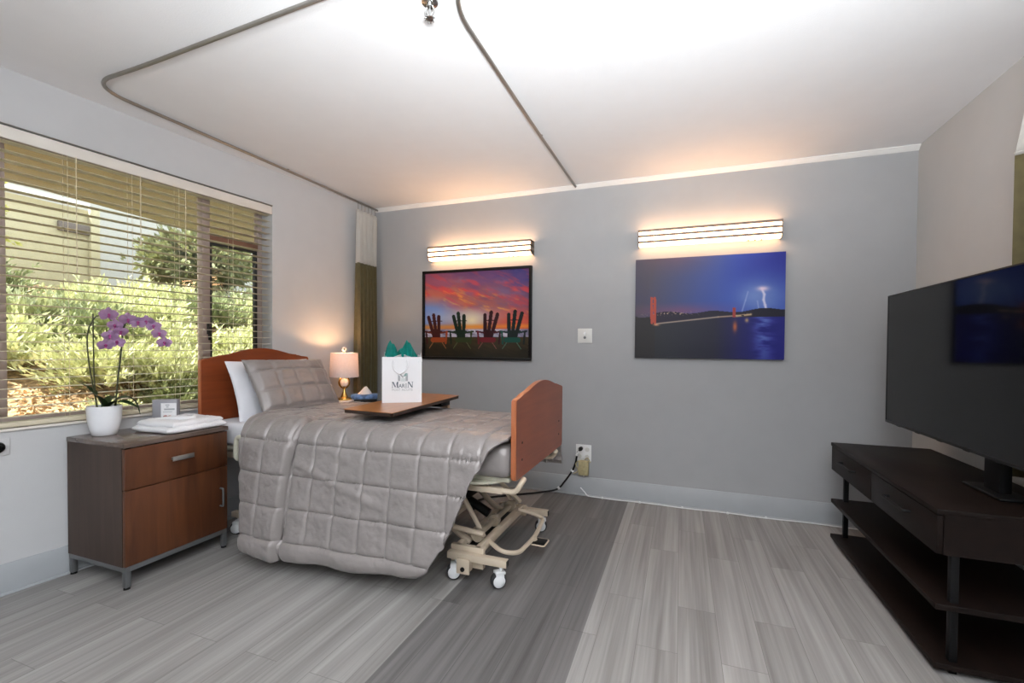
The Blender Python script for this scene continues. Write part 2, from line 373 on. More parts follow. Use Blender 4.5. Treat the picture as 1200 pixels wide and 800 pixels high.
# blind
blind = thing('window_blind', 'wide cream horizontal slatted blind covering the window behind the orchid', 'blind', LW(1.25, .03, WZ0))
off = .032
b_ = bmesh.new(); box(b_, X0-off-.028, X0-off+.03, WS0+.012, WS1-.006, 2.135, 2.172, bev=.004); lwobj(b_, 'head_rail', M_val, blind)
b_ = bmesh.new(); box(b_, X0-off+.030, X0-off+.036, WS0+.008, WS1-.003, 2.118, 2.176, bev=.003); lwobj(b_, 'valance', M_val, blind)
b_ = bmesh.new(); tube(b_, [(X0+.004, WS0+.01, 2.183), (X0+.004, WS1, 2.183)], .0035, 8); lwobj(b_, 'valance_gap_line', M_track, blind)  # dark gap above the valance, drawn as a thin grey tube
zs = []; z = .822
while z < 2.115: zs.append(z); z += .0445
for z in zs:
    b_ = bmesh.new(); n = 4; prof = []
    for k in range(n+1):
        t = k/n-.5; prof.append((t*.05, .0022*(1-4*t*t)))
    out = prof + [(a, b-.0016) for a, b in reversed(prof)]
    tilt = math.radians(1.5); ct, st = math.cos(tilt), math.sin(tilt)
    prism(b_, out, lambda a, b, d: (X0-off+a*ct-b*st, d, z+a*st+b*ct), WS0+.014, WS1-.008)
    lwobj(b_, 'slat', M_slat, blind)
b_ = bmesh.new(); box(b_, X0-off-.026, X0-off+.026, WS0+.014, WS1-.008, WZ0+.010, WZ0+.034, bev=.005); lwobj(b_, 'bottom_rail', M_slat, blind)
for s in (.60, 1.085, 1.36, 1.60, 1.93):
    b_ = bmesh.new()
    for dx in (-.026, .026): tube(b_, [(X0-off+dx, s, WZ0+.03), (X0-off+dx, s, 2.14)], .0011, 5)
    lwobj(b_, 'ladder_cord', M_cord, blind)
for s, zb in ((1.115, 1.55), (1.395, 1.75), (1.63, 1.70)):
    b_ = bmesh.new(); tube(b_, [(X0+.006, s, zb), (X0+.006, s, 2.12)], .0022, 6); lathe(b_, [(0, -.02), (.006, -.018), (.004, 0), (0, .004)], (X0+.006, s, zb), 8)
    lwobj(b_, 'pull_cord', M_cord, blind)

# wall socket under the window
jk = thing('wall_jack', 'small round dark wall jack below the window sill at the far left', 'wall jack', LW(.805, -.01, .69))
b_ = bmesh.new(); box(b_, X0, X0+.006, .765, .868, .650, .728, bev=.003); lwobj(b_, 'cover_plate', M_wall, jk)
b_ = bmesh.new(); lathe(b_, [(0, 0), (.024, 0), (.026, .006), (.022, .016), (.014, .018), (.013, .010), (0, .010)], n=24, M=Matrix.Translation((X0+.006, .825, .69)) @ Matrix.Rotation(math.pi/2, 4, 'Y'))
lwobj(b_, 'round_socket', M_blackm, jk)

# ------------------------------------------------------------------ curtain tracks, sprinkler
ZT = 2.424; TK = 1.0154
def track(name, pts, label, hang, k=TK):
    pts = [(x*k if abs(y) < 3.4 else x, y*k if abs(y) < 3.4 else y, z) for x, y, z in pts]; hang = [(x*k, y*k) for x, y in hang]
    t = thing(name, label, 'curtain track', (pts[0][0], pts[0][1], H))
    b_ = bmesh.new(); P = fillet(pts, .26, 10); tube(b_, P, .0088, 10); finish(b_, 'rail', M_track, t)
    for h in hang:
        b_ = bmesh.new(); tube(b_, [(h[0], h[1], ZT+.005), (h[0], h[1], H)], .0035, 8); lathe(b_, [(0, 0), (.009, 0), (.009, -.003), (0, -.004)], (h[0], h[1], H), 12)
        finish(b_, 'ceiling_hanger', M_track, t)
    return t
track('curtain_track', [(-2.660, D-.004, ZT), (-2.63, 2.4, ZT), (-2.66, 1.345, ZT), (-2.30, 1.345, ZT), (-1.24, 1.30, ZT), (.25, 1.245, ZT)], 'grey metal ceiling curtain rail bending round above the window side of the bed', [(-2.64, 2.5), (-.35, 1.267)])
track('curtain_track', [(-.792, D-.032, ZT), (-.792, 2.4, ZT), (-.79, 1.36, ZT), (-.2, 1.29, ZT), (.25, 1.275, ZT)], 'grey metal ceiling curtain rail running straight out from the wall between the two pictures', [(-.792, 2.6)])
sp = thing('fire_sprinkler', 'small chrome fire sprinkler hanging from the ceiling beside the curtain rail', 'sprinkler', (-.885, 1.485, H))
b_ = bmesh.new(); lathe(b_, [(0, 0), (.032, 0), (.030, -.006), (.012, -.009), (.012, -.022), (0, -.022)], (-.885, 1.485, H), 20); finish(b_, 'escutcheon', M_chrome, sp)
b_ = bmesh.new()
for sgn in (-1, 1): tube(b_, smoothpath([(-.885+sgn*.011, 1.485, H-.02), (-.885+sgn*.017, 1.485, H-.038), (-.885+sgn*.004, 1.485, H-.056)], 4), .0033, 6)
tube(b_, [(-.885, 1.485, H-.022), (-.885, 1.485, H-.05)], .0035, 6); finish(b_, 'yoke', M_chrome, sp)
b_ = bmesh.new()
lathe(b_, [(0, -.054), (.010, -.055), (.0165, -.060), (.0165, -.063), (.008, -.064), (0, -.064)], (-.885, 1.485, H), 12)
for k in range(10):
    a = k*math.tau/10; tube(b_, [(-.885+.013*math.cos(a), 1.485+.013*math.sin(a), H-.062), (-.885+.021*math.cos(a), 1.485+.021*math.sin(a), H-.065)], .0022, 5)
finish(b_, 'deflector', M_chrome, sp)

# ------------------------------------------------------------------ pictures
def paint_obj(name, W_, H_, fn, x0, z0, y, m, parent, nx=250, nz=190, gain=.85):
    u = np.linspace(0, 1, nx); v = np.linspace(0, 1, nz); U, V = np.meshgrid(u, v, indexing='ij')
    P = np.stack([x0+U*W_, np.full_like(U, y), z0+(1-V)*H_], -1); me = grid_mesh(name, P)
    c = np.clip(fn(U, V), 0, 1); lin = np.where(c <= .04045, c/12.92, ((c+.055)/1.055)**2.4)*gain
    a = me.color_attributes.new('Col', 'FLOAT_COLOR', 'POINT'); a.data.foreach_set('color', np.concatenate([lin, np.ones(lin.shape[:2]+(1,))], -1).reshape(-1).astype(np.float32))
    return link(me, name, m, parent, smooth=False)
def C3(*c): return np.array(c)/255.
def mixc(a, b, t): t = np.clip(t, 0, 1)[..., None]; return a*(1-t)+b*t
def seg(U, V, a, b, asp=1.32):
    ax, ay = a[0]*asp, a[1]; bx_, by = b[0]*asp, b[1]; x = U*asp-ax; y = V-ay; dx, dy = bx_-ax, by-ay
    t = np.clip((x*dx+y*dy)/(dx*dx+dy*dy+1e-9), 0, 1); return np.hypot(x-t*dx, y-t*dy)
def sunset(U, V):
    n = fbm(U*5+V*3, V*9-U*3, 5, 3); n2 = fbm(U*9-V*4, V*16-U*6, 4, 11); n3 = fbm(U*18-V*12, V*34-U*12, 3, 31)
    top = mixc(C3(150, 85, 110), C3(72, 62, 125), U*1.25-.1+(n-.5)*1.0)
    c = mixc(top, C3(232, 120, 70), np.clip((V-.06+(n-.45)*.8)*2.4, 0, 1)*np.clip(1.1-U*.75, 0, 1))
    c = mixc(c, C3(225, 70, 72), np.clip((n2-.45)*5, 0, 1)*np.clip(1-abs(V-.25)*2.6, 0, 1)*.8)
    c = mixc(c, C3(250, 170, 70), np.clip((n3-.5)*5, 0, 1)*np.clip(1-abs(V-.30-.12*U)*5, 0, 1)*.85)
    c = mixc(c, C3(95, 100, 165), np.clip((n-.52)*5, 0, 1)*np.clip(.5+U, 0, 1)*np.clip(1.1-V*1.5, 0, 1)*.7)
    blue = np.clip(1-np.hypot((U-.0)*1.1, (V-.50)*2.1)*1.9, 0, 1); c = mixc(c, C3(120, 150, 215), blue*1.6)
    band = np.clip((V-.40)*8, 0, 1)*np.clip((.68-V)*8, 0, 1)*np.clip(1-abs(U-.35)*1.7, 0, 1)
    c = mixc(c, C3(190, 195, 215), band*.95)
    c = mixc(c, C3(252, 235, 190), np.clip(1-np.hypot((U-.47)*1.2, (V-.57)*1.3)*5, 0, 1))
    red = np.clip((V-.42)*6, 0, 1)*np.clip((U-.58)*4, 0, 1); c = mixc(c, C3(235, 95, 60), red*.8)
    hz = np.clip(1-abs(V-.645)*26, 0, 1)*(.55+.6*n2); c = mixc(c, C3(245, 150, 45), hz)
    sea = (V > .672) & (V < .765); c = np.where(sea[..., None], mixc(C3(205, 200, 215), C3(130, 125, 150), np.clip((n3-.35)*3+abs(U-.45)*.8, 0, 1)), c)
    g = V > .762; c = np.where(g[..., None], mixc(C3(72, 56, 30), C3(36, 32, 22), (V-.76)*5+(n3-.5)*.8), c)
    chairs = [(.10, .50, [(-.065, .505), (-.012, .478), (.042, .50)], C3(66, 20, 20), C3(165, 70, 30)),
              (.345, .50, [(-.055, .500), (-.008, .465), (.050, .495)], C3(22, 40, 28), C3(50, 62, 30)),
              (.655, .50, [(-.06, .490), (.0, .460), (.06, .485)], C3(50, 16, 22), C3(110, 25, 35)),
              (.880, .50, [(-.065, .490), (-.005, .455), (.058, .478)], C3(20, 30, 30), C3(18, 75, 65))]
    for cx, _, sl, dk, lt in chairs:
        lean = .030 if cx < .4 else (-.035 if cx > .6 else 0)
        for dx, top_ in sl:
            d = seg(U, V, (cx+dx*.98, top_+.022), (cx+dx*.45+lean*.8, .77)); c = np.where((d < .0225)[..., None], dk, c)
        for vv in (.575, .70):
            d = seg(U, V, (cx-.06+lean*.3, vv), (cx+.06+lean*.4, vv)); c = np.where((d < .007)[..., None], dk, c)
        sg = 1 if cx < .5 else -1
        for side in (-1, 1):
            ax = cx+side*.105+lean*.6
            d = seg(U, V, (cx+side*.05+lean*.5, .715), (ax+side*.015, .70)); c = np.where((d < .011)[..., None], mixc(dk, lt, np.full_like(U, .4)), c)
            d = seg(U, V, (ax, .70), (ax-side*.01, .84)); c = np.where((d < .012)[..., None], lt if side == sg else dk, c)
            d = seg(U, V, (cx+side*.03+lean, .80), (cx+side*.085+lean, .90)); c = np.where((d < .004)[..., None], mixc(lt, C3(200, 190, 150), np.full_like(U, .35)), c)
        d = seg(U, V, (cx-.05+lean, .80), (cx+.06+lean, .80)); c = np.where((d < .028)[..., None], lt, c)
    return c
def bridge(U, V):
    n = fbm(U*4, V*5, 4, 5); n2 = fbm(U*10, V*30, 4, 9)
    sky = mixc(C3(86, 82, 98), C3(62, 92, 190), U*1.7-.25+V*.35); sky = mixc(sky, C3(30, 40, 150), np.clip((U-.55)*2.2, 0, 1)*np.clip(1.15-V*2.1, 0, 1)+(n-.5)*.3)
    sky = mixc(sky, C3(120, 88, 100), np.clip(1-V*5, 0, 1)*np.clip(1-abs(U-.3)*3, 0, 1)*.5)
    g = np.exp(-(((U-.86)/.16)**2+((V-.40)/.15)**2)); sky = mixc(sky, C3(130, 160, 225), g*.85*(.6+n*.8))
    sky = mixc(sky, C3(160, 90, 120), np.clip(1-abs(V-.53)*11, 0, 1)*np.clip(1-abs(U-.33)*2.2, 0, 1)*.6)
    bolt = [(.855, .335), (.872, .39), (.868, .44), (.878, .49), (.888, .545)]
    for a, b in zip(bolt, bolt[1:]): 
        d = seg(U, V, a, b, 1.33); sky = mixc(sky, C3(225, 225, 255), np.exp(-(d/.009)**2)*1.3)
    sky = mixc(sky, C3(250, 225, 245), np.exp(-(((U-.862)/.035)**2+((V-.335)/.022)**2)))
    for a, b in [((.770, .36), (.755, .44)), ((.755, .44), (.735, .54)), ((.83, .45), (.842, .55))]:
        d = seg(U, V, a, b, 1.33); sky = mixc(sky, C3(160, 180, 235), np.exp(-(d/.006)**2)*.8)
    wat = mixc(C3(52, 54, 60), C3(34, 34, 62), U*1.5-.2); wat = mixc(wat, C3(24, 26, 135), np.clip((U-.55)*3.2, 0, 1)*.95)
    r = np.exp(-((U-.87)/.055)**2)*np.clip((n2-.32)*3.2, 0, 1)*np.clip(1.3-(V-.6)*2, 0, 1); wat = mixc(wat, C3(105, 130, 215), r*.95)
    wl = np.where(U < .14, .575+U*.6, np.where(U < .62, .66-(U-.14)*.12, .60)); c = np.where((V > wl)[..., None], wat, sky)
    hill = (V > .545+.012*np.sin(U*20)-.02*np.clip((U-.6)*3, 0, 1)) & (V < wl+.0) & (U > .15); c = np.where(hill[..., None], mixc(C3(50, 42, 62), C3(26, 24, 44), U), c)
    c = np.where(((V > .56+.03*np.sin(U*12+1)) & (U < .145) & (V > .56))[..., None], C3(52, 50, 52), c)
    lights = np.exp(-((V-.555)/.018)**2)*(vnoise(U*150, V*120, 4) > .80)*np.clip((U-.03)*9, 0, 1)*np.clip((.5-U)*5, 0, 1); c = mixc(c, C3(235, 200, 170), lights*.9)
    d = seg(U, V, (.15, .655), (.58, .595), 1.33); c = mixc(c, C3(205, 185, 165), np.exp(-(d/.006)**2)); d = seg(U, V, (.58, .595), (.70, .585), 1.33); c = mixc(c, C3(205, 175, 150), np.exp(-(d/.006)**2))
    d = seg(U, V, (.70, .588), (.79, .575), 1.33); c = mixc(c, C3(225, 195, 150), np.exp(-(d/.010)**2)*(vnoise(U*90, V*60, 2) > .3))
    # near tower: two legs with cross braces
    t1 = ((np.abs(U-.118-.012*(V-.4)) < .0085) | (np.abs(U-.142-.012*(V-.4)) < .0085)) & (V > .385) & (V < .655+.35*(U-.118))
    br = (np.abs(U-.130) < .018) & ((np.abs(V-.40) < .008) | (np.abs(V-.455) < .008) | (np.abs(V-.515) < .008) | ((V > .56) & (V < .64)))
    c = np.where((t1 | br)[..., None], C3(196, 86, 68), c)
    c = mixc(c, C3(240, 170, 130), np.exp(-(((U-.155)/.02)**2+((V-.665)/.010)**2)))
    t2 = (np.abs(U-.683) < .010) & (V > .51) & (V < .60); c = np.where(t2[..., None], C3(176, 72, 66), c)
    c = mixc(c, C3(235, 125, 70), np.exp(-(((U-.690)/.014)**2+((V-.69)/.05)**2))*.85)
    c = mixc(c, C3(240, 200, 130), np.exp(-(((U-.765)/.012)**2+((V-.63)/.02)**2))*.8)
    return c
PX0, PX1, PZ0, PZ1 = -2.169, -1.149, 1.057, 1.833
pic = thing('framed_picture', 'black framed sunset photograph of four wooden garden chairs hung beside the corner curtain', 'picture', ((PX0+PX1)/2, D, PZ0))
bm = bmesh.new(); fw, yf = .022, D-.034
for a in [(PX0, PX1, PZ0, PZ0+fw), (PX0, PX1, PZ1-fw, PZ1), (PX0, PX0+fw, PZ0+fw, PZ1-fw), (PX1-fw, PX1, PZ0+fw, PZ1-fw)]: box(bm, a[0], a[1], yf, D-.002, a[2], a[3], bev=.003)
finish(bm, 'frame', M_blk, pic)
finish(bx(PX0+.01, PX1-.01, D-.014, D-.003, PZ0+.01, PZ1-.01), 'backing_board', M_blk, pic, smooth=False)
paint_obj('print', PX1-PX0-2*fw, PZ1-PZ0-2*fw, sunset, PX0+fw, PZ0+fw, D-.017, M_print, pic)
QX0, QX1, QZ0, QZ1 = -.329, .652, 1.094, 1.826
pic = thing('canvas_picture', 'unframed blue night photograph of a lit bridge and lightning hung under the right wall light', 'picture', ((QX0+QX1)/2, D, QZ0))
finish(bx(QX0, QX1, D-.033, D-.002, QZ0, QZ1, bev=.003), 'stretched_canvas', M_canvase, pic)
paint_obj('print', QX1-QX0-.002, QZ1-QZ0-.002, bridge, QX0+.001, QZ0+.001, D-.0345, M_canvas, pic, 260, 195, .72)

# ------------------------------------------------------------------ wall lights
def wall_light(x0, x1, label):
    zt, zb, yf = 2.030, 1.915, D-.092
    t = thing('wall_light', label, 'light', ((x0+x1)/2, D, zb), 'over-bed wall lights')
    finish(bx(x0+.004, x1-.004, D-.029, D-.001, zb+.02, zt-.02, bev=.003), 'mounting_plate', M_lmetal, t)
    b_ = bmesh.new(); prism(b_, [(D-.030, zt-.002), (yf, zt-.002), (yf, zb+.022), (yf+.020, zb), (D-.030, zb)], lambda a, b, d: (d, a, b), x0+.006, x1-.006)
    finish(b_, 'diffuser', M_diff, t, smooth=False)
    for z in (zt-.008, zt-.046, zb+.026):
        b_ = bmesh.new(); box(b_, x0, x1, yf-.006, yf+.002, z-.008, z+.008, bev=.002)
        for xe in (x0, x1-.006): box(b_, xe, xe+.006, yf-.006, D-.001, z-.0065, z+.0065, bev=.001)
        finish(b_, 'trim_strip', M_lmetal, t)
    for xe in (x0, x1-.004):
        b_ = bmesh.new(); prism(b_, [(D-.001, zt-.004), (yf+.002, zt-.004), (yf+.002, zb+.02), (yf+.022, zb), (D-.001, zb)], lambda a, b, d: (d, a, b), xe, xe+.004); finish(b_, 'end_cap', M_lmetal, t)
    for k in range(3):
        b_ = bmesh.new(); lathe(b_, [(0, -.010), (.006, -.009), (.006, 0), (0, 0)], (x1-.20+k*.04, yf+.035, zb), 10); finish(b_, 'switch_knob', M_lmetal, t)
wall_light(-2.079, -1.137, 'long lit white bar light fixed above the framed sunset picture')
wall_light(-.309, .620, 'long lit white bar light fixed above the blue bridge picture')

# ------------------------------------------------------------------ plates, sockets, cables
sw = thing('wall_switch', 'square almond switch plate with two small buttons between the two pictures', 'switch', (-.713, D, 1.26))
finish(bx(-.770, -.656, D-.007, D, 1.203, 1.317, bev=.003), 'cover_plate', M_switch, sw)
for z, m in ((1.278, M_white), (1.246, M_gsteel)):
    b_ = bmesh.new(); lathe(b_, [(0, 0), (.011, 0), (.010, .006), (0, .007)], n=18, M=Matrix.Translation((-.713, D-.007, z)) @ Matrix.Rotation(math.pi/2, 4, 'X')); finish(b_, 'button', m, sw)
ol = thing('wall_outlet', 'white double socket plate low on the grey wall beside the footboard', 'outlet', (-.714, D, .337))
finish(bx(-.776, -.653, D-.006, D, .272, .402, bev=.003), 'cover_plate', M_white, ol)
for xx in (-.745, -.685):
    for zz in (.365, .308):
        b_ = bmesh.new(); lathe(b_, [(0, 0), (.018, 0), (.017, .004), (0, .004)], n=18, M=Matrix.Translation((xx, D-.006, zz)) @ Matrix.Rotation(math.pi/2, 4, 'X')); finish(b_, 'socket_face', M_switch, ol)
ad = thing('power_adapter', 'small tan plug adapter hanging from the white double socket', 'adapter', (-.705, D-.03, .19))
finish(bx(-.745, -.668, D-.055, D-.012, .17, .283, bev=.006), 'body', M_tan, ad)
b_ = bmesh.new(); tube(b_, smoothpath([(-.70, D-.03, .29), (-.675, D-.03, .305), (-.655, D-.03, .27)], 5), .004, 6); tube(b_, smoothpath([(-.745, D-.03, .28), (-.77, D-.035, .25), (-.75, D-.03, .20), (-.79, D-.03, .17)], 5), .004, 6); finish(b_, 'lead', M_tan, ad)
b_ = bmesh.new(); lathe(b_, [(0, 0), (.006, .001), (.006, .006), (0, .008)], (-.705, D-.034, .160), 10); finish(b_, 'indicator', M_white, ad)
cb = thing('power_cable', 'thick black power cable with white ties from the socket to the bed', 'cable', (-.74, D-.02, .01))
b_ = bmesh.new(); tube(b_, smoothpath([(-.735, D-.022, .365), (-.757, D-.03, .335), (-.772, D-.028, .26), (-.80, D-.025, .19), (-.86, D-.03, .10), (-.92, D-.04, .035), (-1.05, D-.10, .012), (-1.2, D-.22, .012), (-1.4, D-.4, .012), (-1.5, D-.75, .012)], 6), .0075, 8); finish(b_, 'cord', M_black, cb)
b_ = bmesh.new(); lathe(b_, [(0, 0), (.016, 0), (.016, .022), (.010, .026), (0, .026)], n=16, M=Matrix.Translation((-.733, D-.010, .372)) @ Matrix.Rotation(math.pi/2, 4, 'X')); finish(b_, 'plug', M_black, cb)
b_ = bmesh.new(); tube(b_, [(-.742, D-.034, .352), (-.765, D-.038, .318)], .009, 8); finish(b_, 'strain_relief', M_white, cb)
for p in ((-.80, D-.025, .19), (-.905, D-.037, .045)):
    b_ = bmesh.new(); tube(b_, [(p[0]-.008, p[1], p[2]+.010), (p[0]+.008, p[1], p[2]-.006)], .0105, 8); finish(b_, 'cable_tie', M_white, cb)
cc = thing('coax_cable', 'thin white cable lying along the foot of the grey back wall baseboard', 'cable', (-.2, D-.03, 0))
pts = [(-.735, D-.012, .062), (-.70, D-.016, .03), (-.67, D-.028, .008)]
for k in range(12):
    x = -.6+k*.155; pts.append((x, D-.030-.006*math.sin(k*1.9), .006))
b_ = bmesh.new(); tube(b_, smoothpath(pts, 4), .0040, 6); finish(b_, 'cord', M_white, cc)
for x in (-.56, -.28, .02, .32, .56):
    b_ = bmesh.new(); box(b_, x-.006, x+.006, D-.038, D-.021, 0, .012, bev=.002); finish(b_, 'cable_clip', M_white, cc)

# ------------------------------------------------------------------ curtains
def curtain(name, label, y0, y1, xc, amp, folds, ztop, zmid, zbot, xfun=None, sp=(1.0, .98, 1.05)):
    t = thing(name, label, 'curtain', (xc, (y0+y1)/2, zbot))
    def surf(za, zb, nz, spread0, spread1):

        nu = folds*14; P = np.zeros((nu, nz, 3)); u = np.linspace(0, 1, nu)
        for j in range(nz):
            k = j/(nz-1); z = za+(zb-za)*k; tt = (ztop-z)/(ztop-zbot); a = amp*(.55+.45*min(1, tt*2))
            yc = (y0+y1)/2; w = (y1-y0)*(spread0+(spread1-spread0)*k)
            ph = u*folds*2*np.pi+.5*np.sin(u*9+tt*1.2)
            P[:, j, 0] = (xfun(z) if xfun else xc)+a*np.sin(ph); P[:, j, 1] = yc+(u-.5)*w+.25*a*np.sin(2*ph+tt); P[:, j, 2] = z
        return P
    o = link(grid_mesh('mesh_panel', surf(ztop, zmid, 12, sp[0], sp[1])), 'mesh_panel', M_meshc, t, angle=60)
    md = o.modifiers.new('s', 'SOLIDIFY'); md.thickness = .0015
    o = link(grid_mesh('fabric_panel', surf(zmid+.004, zbot, 24, sp[1], sp[2])), 'fabric_panel', M_olive, t, angle=60)
    md = o.modifiers.new('s', 'SOLIDIFY'); md.thickness = .002
    P = surf(zmid+.012, zmid-.012, 2, sp[1], sp[1]); P[:, :, 0] += .002; b_ = bmesh.new()
    tube(b_, [tuple(p) for p in P[:, 0]][::2], .005, 6); finish(b_, 'hem_tape', M_meshc, t)
    for k in range(folds):
        b_ = bmesh.new(); y = (y0+y1)/2+((k+.5)/folds-.5)*(y1-y0)*sp[0]; tube(b_, [(xc, y, ztop-.01), (xc, y, ZT-.012)], .0025, 5); finish(b_, 'track_hook', M_track, t)
    return t
curtain('privacy_curtain', 'narrow olive curtain with white mesh top gathered in the far left corner', 3.225, 3.50, -2.638, .046, 6, 2.345, 1.885, .03)
curtain('privacy_curtain', 'olive curtain with white mesh top behind the television at the right edge', 1.75, 2.44, 1.29, .032, 9, 2.38, 1.965, .66, sp=(.80, 1.17, 1.04))
track('curtain_track', [(1.29, -.5, ZT), (1.29, 1.0, ZT), (1.29, 2.36, ZT)], 'straight ceiling curtain rail on the right carrying the olive curtain', [(1.29, .9)], 1)

# ------------------------------------------------------------------ cabinet
def handle(parent, p0, p1, outv, m, r=.006):
    p0, p1, o_ = Vector(p0), Vector(p1), Vector(outv); b_ = bmesh.new(); d = (p1-p0).normalized()
    tube(b_, fillet([p0, p0+o_, p1+o_, p1], .008, 4), r, 10); return finish(b_, 'handle', m, parent)
def night_cabinet(x0, x1, y0, y1, h, label, front='+x'):
    t = thing('bedside_cabinet', label, 'cabinet', ((x0+x1)/2, (y0+y1)/2, 0))
    zb = .108
    bm = bmesh.new(); box(bm, x0, x1-.02, y0, y0+.018, zb, h-.02); box(bm, x0, x1-.02, y1-.018, y1, zb, h-.02); box(bm, x0, x1-.02, y0+.018, y1-.018, zb, zb+.018); box(bm, x0, x0+.012, y0+.018, y1-.018, zb+.018, h-.02)
    finish(bm, 'body', M_cabs, t)
    finish(bx(x0-.002, x1+.004, y0-.003, y1+.003, h-.022, h, bev=.002), 'top_panel', M_cabt, t)
    zd = h-.022-.205
    dr = finish(bx(x1-.019, x1, y0+.002, y1-.002, zd+.002, h-.028, bev=.0015), 'drawer', M_cabf, t)
    do = finish(bx(x1-.019, x1, y0+.002, y1-.002, zb+.002, zd-.002, bev=.0015), 'door', M_cabf, t)
    yc = (y0+y1)/2; b_ = bmesh.new(); box(b_, x1+.018, x1+.024, yc-.055, yc+.055, zd+.098, zd+.122, bev=.002)
    for s in (-.045, .045): box(b_, x1, x1+.019, yc+s-.004, yc+s+.004, zd+.104, zd+.116)
    finish(b_, 'handle', M_steel, dr)
    handle(do, (x1, y1-.045, zd-.22), (x1, y1-.045, zd-.12), (.024, 0, 0), M_gsteel, .005)
    bm = bmesh.new(); w = .024
    box(bm, x0+.002, x1-.002, y0+.002, y0+w, zb-w, zb, bev=.001); box(bm, x0+.002, x1-.002, y1-w, y1-.002, zb-w, zb, bev=.001); box(bm, x1-w, x1-.002, y0+w, y1-w, zb-w, zb, bev=.001); box(bm, x0+.002, x0+w, y0+w, y1-w, zb-w, zb, bev=.001)
    finish(bm, 'base_frame', M_gsteel, t)
    for xx in (x0+.003, x1-.027):
        for yy in (y0+.003, y1-.027):
            lg = finish(bx(xx, xx+.024, yy, yy+.024, .010, zb-w, bev=.001), 'leg', M_gsteel, t)
            b_ = bmesh.new(); lathe(b_, [(0, 0), (.014, 0), (.013, .010), (0, .010)], (xx+.012, yy+.012, 0), 14); finish(b_, 'glide', M_black, lg)
    return t
CT = .700
night_cabinet(-2.905, -2.455, 1.367, 1.888, CT, 'brown wooden cabinet on grey metal legs below the window holding the orchid')
NT = .715
night_cabinet(-2.705, -2.28, 2.86, 3.165, NT, 'dark wooden cabinet in the corner behind the bed holding the lit lamp')

# orchid
PC = Vector((-2.800, 1.472, CT))
pot = thing('potted_orchid', 'purple orchid in a round white pot on the brown cabinet', 'plant', PC)
b_ = bmesh.new(); lathe(b_, [(0, 0), (.046, 0), (.052, .004), (.062, .04), (.069, .09), (.0725, .150), (.0695, .152), (.067, .148), (.064, .09), (.05, .02), (0, .015)], PC, 40); finish(b_, 'pot', M_pot, pot, angle=50)
b_ = bmesh.new(); lathe(b_, [(0, .135), (.03, .137), (.066, .128)], PC, 24); finish(b_, 'moss', M_soil, pot)
def leafmesh(pts, w, name, m, parent, fold=.25, n=16):
    P = smoothpath(pts, 6); me = []; b_ = bmesh.new(); rows = []
    for i, p in enumerate(P):
        t = i/(len(P)-1); ww = w*math.sin(math.pi*min(1, .12+.88*t)**.8)**.7 if t < 1 else 0.001; ww = max(ww, .002)
        tg = (P[min(i+1, len(P)-1)]-P[max(i-1, 0)]).normalized(); sd = tg.cross(Vector((0, 0, 1)))
        sd = sd.normalized() if sd.length > 1e-3 else Vector((1, 0, 0)); nn = sd.cross(tg)
        rows.append([b_.verts.new(p+sd*ww*a+nn*abs(a)*ww*fold) for a in (-1, -.5, 0, .5, 1)])
    for A, B in zip(rows, rows[1:]):
        for k in range(4): b_.faces.new((A[k], A[k+1], B[k+1], B[k]))
    bmesh.ops.solidify(b_, geom=b_.faces[:], thickness=.0016)
    return finish(b_, name, m, parent, angle=60)
z0 = CT+.135
for pts, w in [([(-2.80, 1.48, z0), (-2.80, 1.44, .90), (-2.825, 1.41, .95), (-2.842, 1.372, .985)], .034),
               ([(-2.79, 1.48, z0), (-2.765, 1.53, .885), (-2.745, 1.575, .87), (-2.735, 1.60, .79)], .034),
               ([(-2.80, 1.475, z0), (-2.75, 1.50, .868), (-2.70, 1.52, .862), (-2.655, 1.55, .835)], .032),
               ([(-2.80, 1.475, z0), (-2.83, 1.50, .87), (-2.86, 1.54, .89), (-2.875, 1.57, .87)], .020)]:
    leafmesh(pts, w, 'leaf', M_leaf, pot)
for pts in ([(-2.815, 1.447, z0-.005), (-2.819, 1.438, 1.01), (-2.82, 1.437, 1.325)], [(-2.778, 1.510, z0-.005), (-2.776, 1.52, 1.00), (-2.763, 1.546, 1.315)]):
    b_ = bmesh.new(); tube(b_, pts, .0032, 6); finish(b_, 'support_stake', M_stem, pot)
stalks = [[(-2.812, 1.450, z0-.005), (-2.828, 1.425, 1.05), (-2.832, 1.418, 1.205), (-2.821, 1.434, 1.285), (-2.809, 1.457, 1.318), (-2.792, 1.489, 1.310), (-2.783, 1.507, 1.255), (-2.788, 1.498, 1.19)],
          [(-2.783, 1.508, z0-.005), (-2.770, 1.530, 1.095), (-2.764, 1.543, 1.253), (-2.753, 1.564, 1.300), (-2.732, 1.605, 1.310), (-2.71, 1.647, 1.285), (-2.695, 1.676, 1.235), (-2.686, 1.692, 1.185)]]
for s in stalks:
    b_ = bmesh.new(); P = smoothpath(s, 6); tube(b_, P, .0034, 6); finish(b_, 'stem', M_stem, pot)
